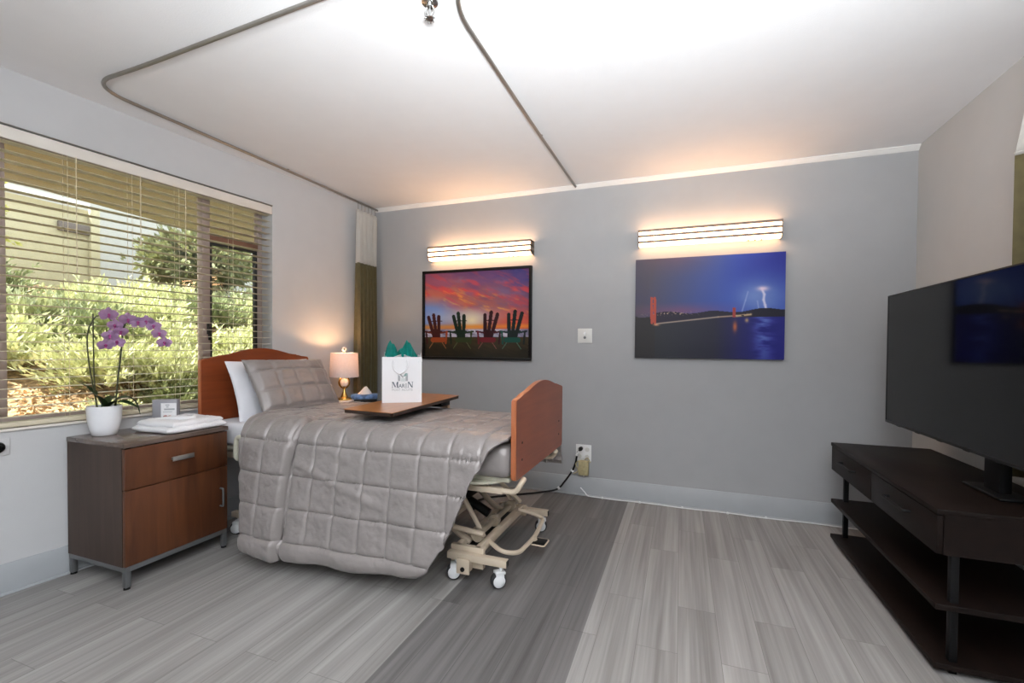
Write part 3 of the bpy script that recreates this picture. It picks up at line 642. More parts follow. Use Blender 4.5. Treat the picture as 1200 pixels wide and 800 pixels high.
def flower(p, ang, tilt, size, parent, i):
    b_ = bmesh.new(); n = 6
    def petal(a, L_, W_, lift, mm=None):
        ca, sa = math.cos(a), math.sin(a); rows = []
        for k in range(n+1):
            t = k/n; w = W_*math.sin(math.pi*(.1+.88*t))**.7; r = .1*L_+t*L_*.9; z = lift*math.sin(t*2.2)
            rows.append([b_.verts.new(((ca*r-sa*w*s), (sa*r+ca*w*s), z-abs(s)*w*.25)) for s in (-1, -.4, .4, 1)])
        for A, B in zip(rows, rows[1:]):
            for q in range(3): b_.faces.new((A[q], A[q+1], B[q+1], B[q]))
    for a in (.15, math.pi-.15): petal(a, size, size*.52, .004)
    for a in (math.pi/2, math.pi*1.22, math.pi*1.78): petal(a, size*.92, size*.34, -.003)
    M = Matrix.Translation(p) @ Matrix.Rotation(ang, 4, 'Z') @ Matrix.Rotation(math.radians(90)+tilt, 4, 'X')
    bmesh.ops.transform(b_, matrix=M, verts=b_.verts); o = finish(b_, 'flower', M_petal, parent, angle=80)
    b_ = bmesh.new(); lathe(b_, [(0, -.002), (.005, .002), (.007, .008), (.003, .014), (0, .015)], n=8); 
    box(b_, -.004, .004, -.016, -.004, .002, .010, bev=.002); bmesh.ops.transform(b_, matrix=M, verts=b_.verts); finish(b_, 'lip', M_petald, o)
# flowers face the room (towards +x,-y)
fl = [(-2.792, 1.489, 1.322), (-2.780, 1.512, 1.268), (-2.768, 1.528, 1.235), (-2.790, 1.494, 1.213), (-2.776, 1.518, 1.180), (-2.798, 1.478, 1.165), (-2.757, 1.556, 1.300), (-2.738, 1.594, 1.285), (-2.722, 1.624, 1.295), (-2.706, 1.650, 1.270), (-2.696, 1.672, 1.230), (-2.686, 1.692, 1.180)]
for i, p in enumerate(fl):
    rr = random.Random(i); flower(Vector(p)+Vector((.016, -.008, 0)), math.radians(62+rr.uniform(-25, 25)), rr.uniform(-.35, .35), .036 if i not in (0, 6) else .042, pot, i)

# display box and towel
bxo = thing('display_box', 'upright grey box with a white printed card standing behind the folded towel', 'box', (-2.835, 1.742, CT))
ang = math.atan2(1.779-1.707, -2.748+2.846)
Mb = Matrix.Translation((-2.835, 1.720, CT)) @ Matrix.Rotation(ang, 4, 'Z')
b_ = bmesh.new(); box(b_, 0, .122, 0, .045, 0, .152, bev=.002, M=Mb); finish(b_, 'box_body', M_greybox, bxo)
b_ = bmesh.new(); box(b_, .044, .120, -.003, -.0005, .004, .132, M=Mb); crd = finish(b_, 'card', M_bag, bxo)
b_ = bmesh.new()
for x0, x1, z0_, z1_ in [(.066, .086, .118, .124), (.070, .082, .107, .113), (.060, .112, .092, .101), (.054, .100, .080, .083)]: box(b_, x0, x1, -.0036, -.0031, z0_, z1_, M=Mb)
finish(b_, 'card_lettering', M_inkl, crd)
b_ = bmesh.new()
for x, z, r in [(.066, .052, .012), (.088, .050, .012), (.077, .030, .014), (.104, .034, .010)]: lathe(b_, [(0, 0), (r, 0), (r*.9, .0006), (0, .0007)], n=14, M=Mb @ Matrix.Translation((x, -.003, z)) @ Matrix.Rotation(math.pi/2, 4, 'X'))
finish(b_, 'card_picture', mat('card_pink_print', (.52, .30, .28), .6, var=.5, vscale=60), crd)
tw = thing('folded_towel', 'folded white towel lying on the cabinet beside the orchid pot', 'towel', (-2.62, 1.74, CT))
def towel_layer(x0, x1, y0, y1, z0, th, seed, rot=0):
    nu, nv = 40, 28; cs = lambda n: np.sin(np.linspace(-1, 1, n)*math.pi/2); U, V = np.meshgrid(cs(nu), cs(nv), indexing='ij')
    prof = ((1-np.abs(U)**14)*(1-np.abs(V)**12)).clip(0)**.42
    nz = fbm(U*3+seed, V*3, 3, seed)-.45
    xx = (x0+x1)/2+(x1-x0)/2*(U*(1+.02*np.sin(V*5+seed))); yy = (y0+y1)/2+(y1-y0)/2*(V*(1+.03*np.sin(U*4+seed)))
    c, s = math.cos(rot), math.sin(rot); cx, cy = (x0+x1)/2, (y0+y1)/2
    X = cx+(xx-cx)*c-(yy-cy)*s; Y = cy+(xx-cx)*s+(yy-cy)*c
    top = np.stack([X, Y, z0+th*(.5+.5*prof)+nz*.022*prof], -1); bot = np.stack([X, Y, z0+th*(.5-.5*prof)+0*nz], -1)
    b_ = bmesh.new()
    for P in (top, bot):
        vs = [[b_.verts.new(P[i, j]) for j in range(nv)] for i in range(nu)]
        for i in range(nu-1):
            for j in range(nv-1): b_.faces.new((vs[i][j], vs[i+1][j], vs[i+1][j+1], vs[i][j+1]))
    bmesh.ops.remove_doubles(b_, verts=b_.verts, dist=.0004)
    return b_
finish(towel_layer(-2.78, -2.475, 1.575, 1.895, CT+.001, .034, 3), 'lower_fold', M_towel, tw, angle=70)
finish(towel_layer(-2.77, -2.49, 1.60, 1.885, CT+.026, .032, 9, .05), 'upper_fold', M_towel, tw, angle=70)
b_ = bmesh.new(); P = smoothpath([(-2.70, 1.66, CT+.060), (-2.62, 1.69, CT+.066), (-2.56, 1.75, CT+.060), (-2.60, 1.80, CT+.064), (-2.68, 1.81, CT+.058)], 6); tube(b_, P, [.004+.009*math.sin(math.pi*i/(len(P)-1)) for i in range(len(P))], 10); finish(b_, 'towel_belt', M_towel, tw, angle=70)

# bedside lamp
LP = Vector((-2.535, 2.955, NT))
lp = thing('table_lamp', 'small lit table lamp with pinkish drum shade and gold ring stem', 'lamp', LP)
b_ = bmesh.new(); lathe(b_, [(0, 0), (.072, 0), (.076, .004), (.076, .016), (.070, .020), (0, .020)], LP, 32); finish(b_, 'marble_base', M_marble, lp)
b_ = bmesh.new(); lathe(b_, [(0, .020), (.060, .020), (.062, .026), (.058, .036), (.030, .042), (.024, .055), (.012, .085), (.009, .105), (.014, .110), (.009, .116), (0, .116)], LP, 32); finish(b_, 'gold_foot', M_gold, lp)
b_ = bmesh.new(); cz = .160
tube(b_, [(LP.x+.042*math.cos(a)*.47+0, LP.y+.042*math.cos(a)*.88, LP.z+cz+.045*math.sin(a)) for a in [k*math.tau/28 for k in range(28)]], .007, 8, closed=True)
tube(b_, [(LP.x, LP.y, LP.z+.11), (LP.x, LP.y, LP.z+.24)], .005, 8); finish(b_, 'ring_stem', M_gold, lp)
b_ = bmesh.new(); lathe(b_, [(0, -.034), (.02, -.028), (.030, -.01), (.030, .01), (.02, .028), (0, .034)], (LP.x, LP.y, LP.z+cz), 24); bmesh.ops.scale(b_, vec=(1, 1, 1), verts=b_.verts); finish(b_, 'centre_ball', M_marble, lp)
SZ0, SZ1 = LP.z+.205, LP.z+.395
b_ = bmesh.new(); lathe(b_, [(.112, SZ0-LP.z), (.104, SZ1-LP.z), (.101, SZ1-LP.z), (.109, SZ0-LP.z), (.112, SZ0-LP.z)], LP, 48); shd = finish(b_, 'lamp_shade', M_shade, lp)
b_ = bmesh.new()
for zz, r in ((SZ0, .1115), (SZ1, .1035)): tube(b_, [(LP.x+r*math.cos(a), LP.y+r*math.sin(a), zz) for a in [k*math.tau/48 for k in range(48)]], .0022, 6, closed=True)
finish(b_, 'shade_rim', M_marble, shd)
b_ = bmesh.new()
for a in (0, 2.09, 4.19): tube(b_, [(LP.x, LP.y, SZ1-.012), (LP.x+.102*math.cos(a), LP.y+.102*math.sin(a), SZ1-.006)], .0018, 5)
tube(b_, [(LP.x, LP.y, LP.z+.235), (LP.x, LP.y, SZ1+.012)], .003, 6); finish(b_, 'harp', M_gold, lp)
b_ = bmesh.new(); tube(b_, [(LP.x, LP.y, SZ1+.010), (LP.x, LP.y, SZ1+.018)], .006, 8)
tube(b_, [(LP.x+.014*math.cos(a)*.47, LP.y+.014*math.cos(a)*.88, SZ1+.032+.014*math.sin(a)) for a in [k*math.tau/18 for k in range(18)]], .005, 8, closed=True); finish(b_, 'finial', M_marble, lp)
b_ = bmesh.new(); lathe(b_, [(0, .250), (.012, .252), (.013, .27), (.026, .30), (.024, .325), (0, .338)], LP, 20); finish(b_, 'bulb', M_bulb, lp)
b_ = bmesh.new(); tube(b_, smoothpath([(LP.x-.03, LP.y-.05, NT+.024), (LP.x-.05, LP.y-.075, NT+.012), (LP.x-.065, LP.y-.055, NT+.03), (LP.x-.085, LP.y-.03, NT+.05), (LP.x-.10, LP.y-.01, NT+.04), (LP.x-.11, LP.y+.01, NT+.012)], 5), .007, 8); finish(b_, 'power_cord', M_marble, lp)
lamp('lamp_bulb', 'POINT', (LP.x, LP.y, LP.z+.345), 3.4, (1, .58, .28), shadow_soft_size=.02)
# tissue box
tb = thing('tissue_box', 'low blue patterned tissue box with white tissues on the corner cabinet', 'tissue box', (-2.44, 3.085, NT))
Mt = Matrix.Translation((-2.44, 3.085, NT)) @ Matrix.Rotation(math.radians(35), 4, 'Z')
b_ = bmesh.new(); box(b_, -.100, .100, -.058, .058, 0, .022, bev=.002, M=Mt); finish(b_, 'box_base', M_black, tb)
b_ = bmesh.new(); box(b_, -.102, .102, -.060, .060, .022, .058, bev=.003, M=Mt); finish(b_, 'box_body', M_blue, tb)
nu, nv = 14, 22; P = np.zeros((nu, nv, 3))
for i in range(nu):
    for j in range(nv):
        t = i/(nu-1); a = j/(nv-1)*math.tau; r = .045*(1-t)**.8+.004; wob = .4*math.sin(3*a+t*3)+.25*math.sin(7*a)
        P[i, j] = (r*math.cos(a)*(1.1+wob*.3)+.01*t, r*math.sin(a)*(.6+wob*.2), .056+.060*t+.006*math.sin(5*a)*t)
v = P.reshape(-1, 3); v = np.array([(Mt @ Vector(q))[:] for q in v]).reshape(P.shape); link(grid_mesh('tissue', v), 'tissue', M_tissue, tb, angle=80)

# ------------------------------------------------------------------ bed
bed = thing('hospital_bed', 'adjustable bed with cherry headboard and footboard on a beige wheeled frame', 'bed', (-1.72, 2.36, 0))
BY0, BY1 = 1.932, 2.79
def board(name, x0, x1, ztop, zap, zbot):
    w = BY1-BY0; half = [(0, ztop-.02), (.004, ztop-.006), (.016, ztop), (.075, ztop+.002), (.105, ztop+.010), (.125, ztop+.020), (.16, ztop+.022), (.19, ztop+.026)]
    for k in range(1, 9):
        t = k/8; half.append((.19+(w/2-.19)*t, ztop+.026+(zap-ztop-.026)*math.sin(t*math.pi/2)))
    out = [(BY0+a, z) for a, z in half]+[(BY1-a, z) for a, z in reversed(half[:-1])]+[(BY1, zbot+.02), (BY1-.006, zbot+.005), (BY1-.02, zbot), (BY0+.02, zbot), (BY0+.006, zbot+.005), (BY0, zbot+.02)]
    b_ = bmesh.new(); sides = prism(b_, out, lambda a, b, d: (d, a, b), x0, x1)
    for f in sides: f.material_index = 1
    es = [e for e in b_.edges if len({f.material_index for f in e.link_faces}) == 2]; 
    r = bmesh.ops.bevel(b_, geom=es, offset=.004, segments=2, affect='EDGES')
    for f in r['faces']: f.material_index = 1
    return finish(b_, name, [M_cherry, M_edge], bed, angle=40)
board('headboard', -2.765, -2.737, 1.082, 1.148, .50)
fbd = board('footboard', -.722, -.697, .932, .992, .556)
for y, z in ((2.02, .72), (2.02, .64), (2.70, .72), (2.70, .64)):
    b_ = bmesh.new(); lathe(b_, [(0, 0), (.006, 0), (.005, .002), (0, .0025)], n=12, M=Matrix.Translation((-.697, y, z)) @ Matrix.Rotation(math.pi/2, 4, 'Y')); finish(b_, 'screw_head', M_blackm, fbd)
# mattress (rounded block with sheet)
def rounded_block(x0, x1, y0, y1, z0, z1, r, wr=.0, seed=0, puff=False):
    b_ = bmesh.new(); box(b_, x0, x1, y0, y1, z0, z1, bev=r, seg=5)
    bmesh.ops.subdivide_edges(b_, edges=[e for e in b_.edges if e.calc_length() > .15], cuts=28, use_grid_fill=True)
    if wr:
        b_.normal_update()
        for v in b_.verts:
            n = float(fbm(v.co.x*6+v.co.z*9, v.co.y*6+v.co.z*4, 3, seed))-.45; v.co += v.normal*n*wr
    return b_
finish(rounded_block(-2.725, -.735, 1.955, 2.775, .565, .700, .035, .012, 3), 'mattress', M_sheet, bed, angle=70)
ft = finish(rounded_block(-1.35, -.729, 1.925, 2.80, .560, .716, .045, .016, 8), 'tucked_cover', M_satin, bed, angle=70)
# deck and frame
bm = bmesh.new(); box(bm, -2.70, -.745, 1.985, 2.745, .530, .558, bev=.010, seg=3); finish(bm, 'mattress_deck', M_ivory, bed)
bm = bmesh.new(); lathe(bm, [(0, .512), (.20, .512), (.235, .522), (.24, .535), (0, .535)], (-.965, 2.16, 0), 40); 
for v in bm.verts: v.co.x = -.965+(v.co.x+.965)*.92
finish(bm, 'foot_bumper', M_ivory, bed)
bm = bmesh.new()
for y in (2.02, 2.70): box(bm, -2.68, -.93, y-.018, y+.018, .480, .516, bev=.004)
for x in (-2.6, -2.0, -1.5, -1.0): box(bm, x-.02, x+.02, 2.038, 2.682, .484, .512, bev=.003)
finish(bm, 'upper_frame', M_beige, bed)
bm = bmesh.new(); tube(bm, fillet([(-1.05, 1.985, .492), (-.715, 1.985, .492), (-.690, 1.985, .535), (-.690, 2.03, .545)], .03, 5), .013, 10)
tube(bm, fillet([(-1.05, 2.70, .492), (-.735, 2.70, .492), (-.710, 2.70, .535), (-.705, 2.66, .540)], .03, 5), .013, 10)
box(bm, -1.05, -.78, 1.972, 1.998, .478, .506, bev=.003); box(bm, -1.05, -.80, 2.688, 2.712, .478, .506, bev=.003)
box(bm, -.995, -.965, 1.99, 2.70, .475, .50, bev=.003)
finish(bm, 'footboard_bracket', M_beige, bed)
# handset rail at the head end
bm = bmesh.new(); tube(bm, fillet([(-2.30, 1.925, .632), (-2.43, 1.925, .632), (-2.435, 1.925, .50), (-2.435, 1.99, .50)], .03, 6), .014, 10); finish(bm, 'assist_rail', M_ivory, bed)
# lower undercarriage
def caster(x, y, rz, nm='caster'):
    st = bmesh.new(); tube(st, [(x, y, .075), (x, y, .106)], .008, 8)
    M = Matrix.Translation((x, y, 0)) @ Matrix.Rotation(rz, 4, 'Z')
    for s in (-1, 1): box(st, -.030, .012, s*.021-.002, s*.021+.002, .030, .082, bev=.002, M=M)
    box(st, -.030, .020, -.023, .023, .070, .084, bev=.005, M=M); o = finish(st, nm, M_wheel, bed)
    W = M @ Matrix.Translation((-.012, 0, .039)) @ Matrix.Rotation(math.pi/2, 4, 'X')
    b_ = bmesh.new(); lathe(b_, [(.026, -.016), (.036, -.016), (.039, -.010), (.039, .010), (.036, .016), (.026, .016), (.026, -.016)], n=30, M=W); finish(b_, 'tyre', M_tyre, o)
    b_ = bmesh.new(); lathe(b_, [(0, -.028), (.020, -.028), (.029, -.022), (.030, -.012), (.030, .012), (.029, .022), (.020, .028), (0, .028)], n=30, M=W); finish(b_, 'wheel', M_wheel, o)
for fx in (-1.095, -2.60):
    for y in (2.04, 2.76):
        b_ = bmesh.new(); box(b_, fx, fx+.32, y-.019, y+.019, .105, .140, bev=.004); ob = finish(b_, 'base_bar', M_beige, bed)
        for xx in (fx-.001, fx+.318):
            b_ = bmesh.new(); box(b_, xx, xx+.003, y-.015, y+.015, .108, .137); finish(b_, 'end_plug', M_black, ob)
        for k, xx in enumerate((fx+.045, fx+.285)): caster(xx, y, (.45, .72)[k] if y < 2.4 else (.4, .30)[k])
for fx, sg in ((-1.0, 1), (-2.42, -1)):
    b_ = bmesh.new()
    for dx in (-.055, .055): box(b_, fx+dx-.016, fx+dx+.016, 2.06, 2.74, .122, .165, bev=.003)
    box(b_, fx-.09, fx+.09, 2.055, 2.085, .06, .165, bev=.004); box(b_, fx-.09, fx+.09, 2.715, 2.74, .10, .165, bev=.004)
    cbm = finish(b_, 'cross_beam', M_beige, bed); finish(bx(fx-.038, fx+.038, 2.087, 2.713, .128, .142), 'gap_shade_panel', M_black, cbm)  # black panel added as the shade in the gap between the rails
    b_ = bmesh.new(); box(b_, fx-.035, fx+.035, 2.008, 2.02, .045, .120, bev=.003); box(b_, fx-.035, fx+.035, 2.01, 2.05, .058, .104, bev=.002); pt = finish(b_, 'brake_plate', M_beige, bed)
    b_ = bmesh.new(); lathe(b_, [(0, 0), (.011, 0), (.011, .006), (0, .008)], n=14, M=Matrix.Translation((fx, 2.008, .07)) @ Matrix.Rotation(math.pi/2, 4, 'X')); finish(b_, 'bolt', M_black, pt)
    # curved lift arms
    for y in (2.15, 2.62):
        b_ = bmesh.new(); P = smoothpath([(fx-sg*.02, y, .15), (fx-sg*.10, y, .19), (fx-sg*.20, y, .28), (fx-sg*.32, y, .40), (fx-sg*.42, y, .48)], 5); tube(b_, P, .018, 8); finish(b_, 'lift_arm', M_beige, bed)
        b_ = bmesh.new(); P = [(fx+sg*.04, y+.03, .17), (fx-sg*.04, y+.03, .30), (fx-sg*.16, y+.03, .48)]; tube(b_, smoothpath(P, 5), .013, 8); finish(b_, 'support_strut', M_beige, bed)
    b_ = bmesh.new(); tube(b_, [(fx+.03, 2.12, .20), (fx+.03, 2.66, .20)], .016, 12)
    for y in (2.14, 2.36, 2.60): lathe(b_, [(0, 0), (.032, 0), (.032, .03), (0, .03)], n=18, M=Matrix.Translation((fx+.03, y, .20)) @ Matrix.Rotation(math.pi/2, 4, 'X'))
    finish(b_, 'pivot_shaft', M_beiged, bed)
    b_ = bmesh.new(); tube(b_, [(fx-sg*.02, 2.38, .22), (fx-sg*.30, 2.38, .36)], .026, 14); tube(b_, [(fx-sg*.30, 2.38, .36), (fx-sg*.48, 2.38, .45)], .014, 12); box(b_, fx-sg*.16-.05, fx-sg*.16+.05, 2.32, 2.44, .31, .39, bev=.012); finish(b_, 'actuator', M_black, bed)
for (a, b, q) in (((-1.16, 2.11, .235), (-.93, 2.11, .215), .014), ((-1.06, 2.45, .45), (-.93, 2.66, .21), .014)):
    b_ = bmesh.new(); tube(b_, [a, b], q, 8); finish(b_, 'side_link', M_beige, bed)
b_ = bmesh.new(); tube(b_, fillet([(-.95, 2.20, .152), (-.845, 2.140, .125), (-.775, 2.20, .105), (-.755, 2.42, .110), (-.775, 2.66, .125), (-.86, 2.66, .150), (-.93, 2.62, .17)], .07, 7), .012, 10); finish(b_, 'brake_bar', M_beige, bed)
b_ = bmesh.new(); box(b_, -.755, -.685, 2.36, 2.44, .088, .098, bev=.003); pd = finish(b_, 'brake_pedal', M_black, bed)
b_ = bmesh.new(); tube(b_, fillet([(-.757, 2.355, .092), (-.682, 2.352, .092), (-.680, 2.445, .092), (-.757, 2.445, .092)], .015, 4), .004, 8); tube(b_, [(-.76, 2.40, .115), (-.752, 2.40, .095)], .018, 10); finish(b_, 'pedal_frame', M_beige, pd)
b_ = bmesh.new(); tube(b_, smoothpath([(-.93, 2.2, .46), (-1.0, 2.3, .40), (-1.1, 2.4, .43), (-1.3, 2.45, .46)], 6), .008, 8); tube(b_, smoothpath([(-1.02, 2.3, .47), (-1.05, 2.25, .42), (-1.2, 2.3, .44)], 6), .006, 8); finish(b_, 'wiring', M_black, bed)

# quilt
ctl = np.array([(2.90, .40), (2.885, .56), (2.872, .64), (2.850, .688), (2.79, .712), (2.6, .722), (2.3, .730), (2.05, .738), (1.95, .734), (1.895, .708), (1.868, .660), (1.856, .58), (1.838, .42), (1.815, .24), (1.795, .10), (1.79, .03)])
CP = np.array([p[:] for p in smoothpath([(0, a, b) for a, b in ctl], 24)])[:, 1:]
AL = np.concatenate([[0], np.cumsum(np.hypot(*(np.diff(CP, axis=0)).T))]); STOT = AL[-1]
def prof_yz(s): return np.interp(s, AL, CP[:, 0]), np.interp(s, AL, CP[:, 1])
side = CP[:, 0] < 1.96
def s_of_z(z):
    zz = CP[side, 1]; aa = AL[side]; return np.interp(-z, -zz, aa)
def smin_bottom(x):
    xs = [-2.6, -2.30, -1.95, -1.56, -1.2, -1.12, -1.075, -1.045, -.99, -.948, -.873, -.80, -.755, -.72]
    zs_ = [.100, .100, .085, .092, .105, .122, .150, .188, .275, .365, .56, .685, .715, .73]
    return s_of_z(np.interp(x, xs, zs_)+.004*np.sin(np.asarray(x)*14))
S_HEM = s_of_z(.165)
def quilt_surface(x_head, x_end, nu, nv, lift, bulge=0, wseed=1, sd=.0, hem_ref=None, band=False):
    v = np.linspace(0, 1, nv); u = np.linspace(0, 1, nu); U, V = np.meshgrid(u, v, indexing='ij')
    xh = x_head(V); xe = x_end(V); X = xh+(xe-xh)*U; SB = smin_bottom(X)+sd; S = V*SB
    # small waviness of the hanging side
    Y, Z = prof_yz(S); 
    def base(X, S):
        Y, Z = prof_yz(S); hang = np.clip((.66-Z)/.6, 0, 1)*(Y < 2.3)
        w = hang*(.010*np.sin(X*6.5+.6)+.006*np.sin(X*17+1+Z*3)+.020*(vnoise(X*4+Z*3, Z*3-X*2, 5)-.5))
        Y = Y-w-.02*hang
        Z = Z+.006*(vnoise(X*5, Y*5, 8)-.5)*(1-hang)
        return np.stack([X, Y, Z], -1)
    P = base(X, S); e = .004
    dx = base(X+e, S)-base(X-e, S); ds = base(X, S+e)-base(X, S-e); N = np.cross(dx, ds); N /= np.linalg.norm(N, axis=-1, keepdims=True)
    # make N point outwards (up on top)
    flip = np.where(N[:, nv//2, 2].mean() < 0, -1, 1); N = N*flip
    sx = (X+2.23)/.155; ss = (S-S_HEM)/.163
    ax = np.abs(np.sin(np.pi*sx)); as_ = np.abs(np.sin(np.pi*ss)); 
    pf = (np.minimum(ax*3.0, 1)**.75)*(np.minimum(as_*3.0, 1)**.75)
    pf = np.where(S > S_HEM, np.minimum((S-S_HEM)/.02, 1)**.6*np.clip((smin_bottom(X)+sd-S)/.03, 0, 1)**.5*1.5, pf)
    crs = fbm(X*9+S*4, S*11-X*5, 4, wseed)-.47; fine = fbm(X*34+S*8, S*26-X*6, 3, wseed+5)-.45
    diag = np.exp(-((S-1.42-.30*(X+1.9))/.02)**2)*np.clip((X+2.0)*4, 0, 1)*np.clip((-1.2-X)*4, 0, 1)
    h = lift+.0125*pf+.020*crs+.009*fine*(1.0-.6*pf)+.010*diag+bulge*np.sin(np.pi*U)**.6
    pk = np.abs(np.sin(np.pi*sx*7+3*crs)); near = np.exp(-(as_/.22)**2)
    if band: h = h-(.020+.012*np.sin(np.pi*U)**.6)*np.clip((.72-V)/.12, 0, 1)
    h = h+.005*near*(pk-.5)*(vnoise(X*7, S*7, 9) > .35)
    if not band: h = h-.022*np.exp(-((X+1.905)/.014)**2)*(V > .35)
    edge = np.minimum(np.minimum(U, 1-U)*nu/3., np.minimum(V, 1-V)*nv/3.); edge = np.clip(edge, 0, 1)**.5
    if band:
        ed = np.clip(np.minimum(U*(xe-xh), (1-U)*(xe-xh))/.014, 0, 1)**.5; h = h*ed+.002*(1-ed)
    P = P+N*h[..., None]
    return P
mid = lambda V: np.exp(-((V-.42)/.28)**2)
head_edge = lambda V: -2.225-.13*mid(V)+.055*np.clip((V-.78)/.22, 0, 1)
o = link(grid_mesh('quilt', quilt_surface(lambda V: head_edge(V)+.03, lambda V: -.732+0*V, 330, 330, .004)), 'quilt', M_satin, None, angle=80)
tag(o, 'shiny grey quilted bedspread draped over the bed and down its near side', 'quilt')
md = o.modifiers.new('s', 'SOLIDIFY'); md.thickness = .012; md.offset = -1; quilt = o
fe = lambda V: -1.925+.045*np.clip((V-.78)/.1, 0, 1)*0-.03*mid(V)+.035*np.exp(-((V-.67)/.06)**2)
bnd = link(grid_mesh('turned_back_band', quilt_surface(head_edge, fe, 130, 330, .030, .016, 21, .012, band=True)), 'turned_back_band', M_satin, quilt, angle=80)
md = bnd.modifiers.new('s', 'SOLIDIFY'); md.thickness = .014; md.offset = -1

# pillows
def pillow(w, h, t, quilted, seed, flange=0):
    n = 64; U, V = np.meshgrid(np.linspace(-1, 1, n), np.linspace(-1, 1, n), indexing='ij')
    pin = 1-.07*(np.abs(U)**2)*(1-np.abs(V)**2)*0
    bx_ = U*(1-.055*(1-V**2)*np.abs(U)**4); by_ = V*(1-.055*(1-U**2)*np.abs(V)**4)
    body = ((1-np.abs(U)**2.6)*(1-np.abs(V)**2.6)).clip(0)**.55
    nz = fbm(U*2.5+seed, V*2.5, 4, seed)-.47; b_ = bmesh.new()
    pf = 0
    if quilted:
        a = np.abs(np.sin(np.pi*(U*w/2+.02)/.145)); c = np.abs(np.sin(np.pi*(V*h/2+.03)/.135)); pf = np.minimum(a*2.5, 1)**.6*np.minimum(c*2.5, 1)**.6
    for sgn in (1, -1):
        z = sgn*(t/2*body+.0015)+nz*.03*body+sgn*pf*.013*np.clip(body*2, 0, 1)
        P = np.stack([bx_*w/2, by_*h/2, z], -1); vs = [[b_.verts.new(P[i, j]) for j in range(n)] for i in range(n)]
        for i in range(n-1):
            for j in range(n-1): b_.faces.new((vs[i][j], vs[i+1][j], vs[i+1][j+1], vs[i][j+1]))
    bmesh.ops.remove_doubles(b_, verts=b_.verts, dist=.0035)
    return b_
def place_pillow(b_, c, lean, tw=0):   # local x -> along y, local y -> up, local z -> +x
    up = Vector((-math.sin(lean), 0, math.cos(lean))); nrm = Vector((math.cos(lean), 0, math.sin(lean))); r = Vector((0, 1, 0))
    M = Matrix(((r.x, up.x, nrm.x, c[0]), (r.y, up.y, nrm.y, c[1]), (r.z, up.z, nrm.z, c[2]), (0, 0, 0, 1))) @ Matrix.Rotation(tw, 4, 'Z')
    bmesh.ops.transform(b_, matrix=M, verts=b_.verts); return b_
o = tag(finish(place_pillow(pillow(.66, .40, .085, False, 4), (-2.585, 2.350, .880), .33), 'pillow', M_sheet, angle=80), 'white cotton pillow leaning on the headboard behind the grey one', 'pillow')
o = tag(finish(place_pillow(pillow(.66, .40, .105, True, 12), (-2.455, 2.385, .900), .52, -.02), 'pillow_sham', M_satin, angle=80), 'grey satin quilted pillow leaning in front of the white pillow', 'pillow')

# ------------------------------------------------------------------ overbed table, bag
TZ = .82
ot = thing('overbed_table', 'brown wooden tray table reaching over the bed on a side column', 'table', (-1.56, 2.93, 0))
TP = [(-1.752, 2.035), (-1.411, 2.005), (-1.490, 2.925), (-1.860, 2.965)]
def tabletop(z0, z1, ins, m, name, par):
    c = Vector((sum(p[0] for p in TP)/4, sum(p[1] for p in TP)/4)); pts = []
    for p in TP: v = Vector(p)-c; pts.append(c+v*(1-ins))
    b_ = bmesh.new(); prism(b_, [tuple(p) for p in pts], lambda a, b, d: (a, b, d), z0, z1)
    bmesh.ops.bevel(b_, geom=[e for e in b_.edges if abs(e.verts[0].co.z-e.verts[1].co.z) > .005], offset=.012, segments=4, affect='EDGES'); return finish(b_, name, m, par)
tt = tabletop(TZ-.003, TZ, .004, M_table, 'tabletop', ot); tabletop(TZ-.021, TZ-.0031, 0, M_tedge, 'edge_band', tt)
b_ = bmesh.new(); box(b_, -1.64, -1.58, 2.30, 2.92, TZ-.052, TZ-.022, bev=.004); box(b_, -1.655, -1.565, 2.80, 2.93, TZ-.075, TZ-.022, bev=.008); finish(b_, 'support_arm', M_black, ot)
b_ = bmesh.new(); box(b_, -1.635, -1.585, 2.925, 2.965, .09, TZ-.03, bev=.004); finish(b_, 'column', M_beige, ot)
b_ = bmesh.new(); box(b_, -1.655, -1.565, 2.915, 2.975, .06, .45, bev=.006); box(b_, -1.85, -1.37, 2.93, 2.96, .052, .085, bev=.004); box(b_, -1.85, -1.82, 2.30, 2.93, .052, .08, bev=.004); box(b_, -1.40, -1.37, 2.30, 2.93, .052, .08, bev=.004); finish(b_, 'base', M_beige, ot)
for x, y in ((-1.835, 2.33), (-1.385, 2.33), (-1.835, 2.945), (-1.385, 2.945)):
    b_ = bmesh.new(); lathe(b_, [(0, -.012), (.022, -.012), (.025, -.008), (.025, .008), (.022, .012), (0, .012)], n=18, M=Matrix.Translation((x, y, .0255)) @ Matrix.Rotation(math.pi/2, 4, 'X')); tube(b_, [(x, y, .03), (x, y, .055)], .006, 6); finish(b_, 'caster', M_tyre, ot)

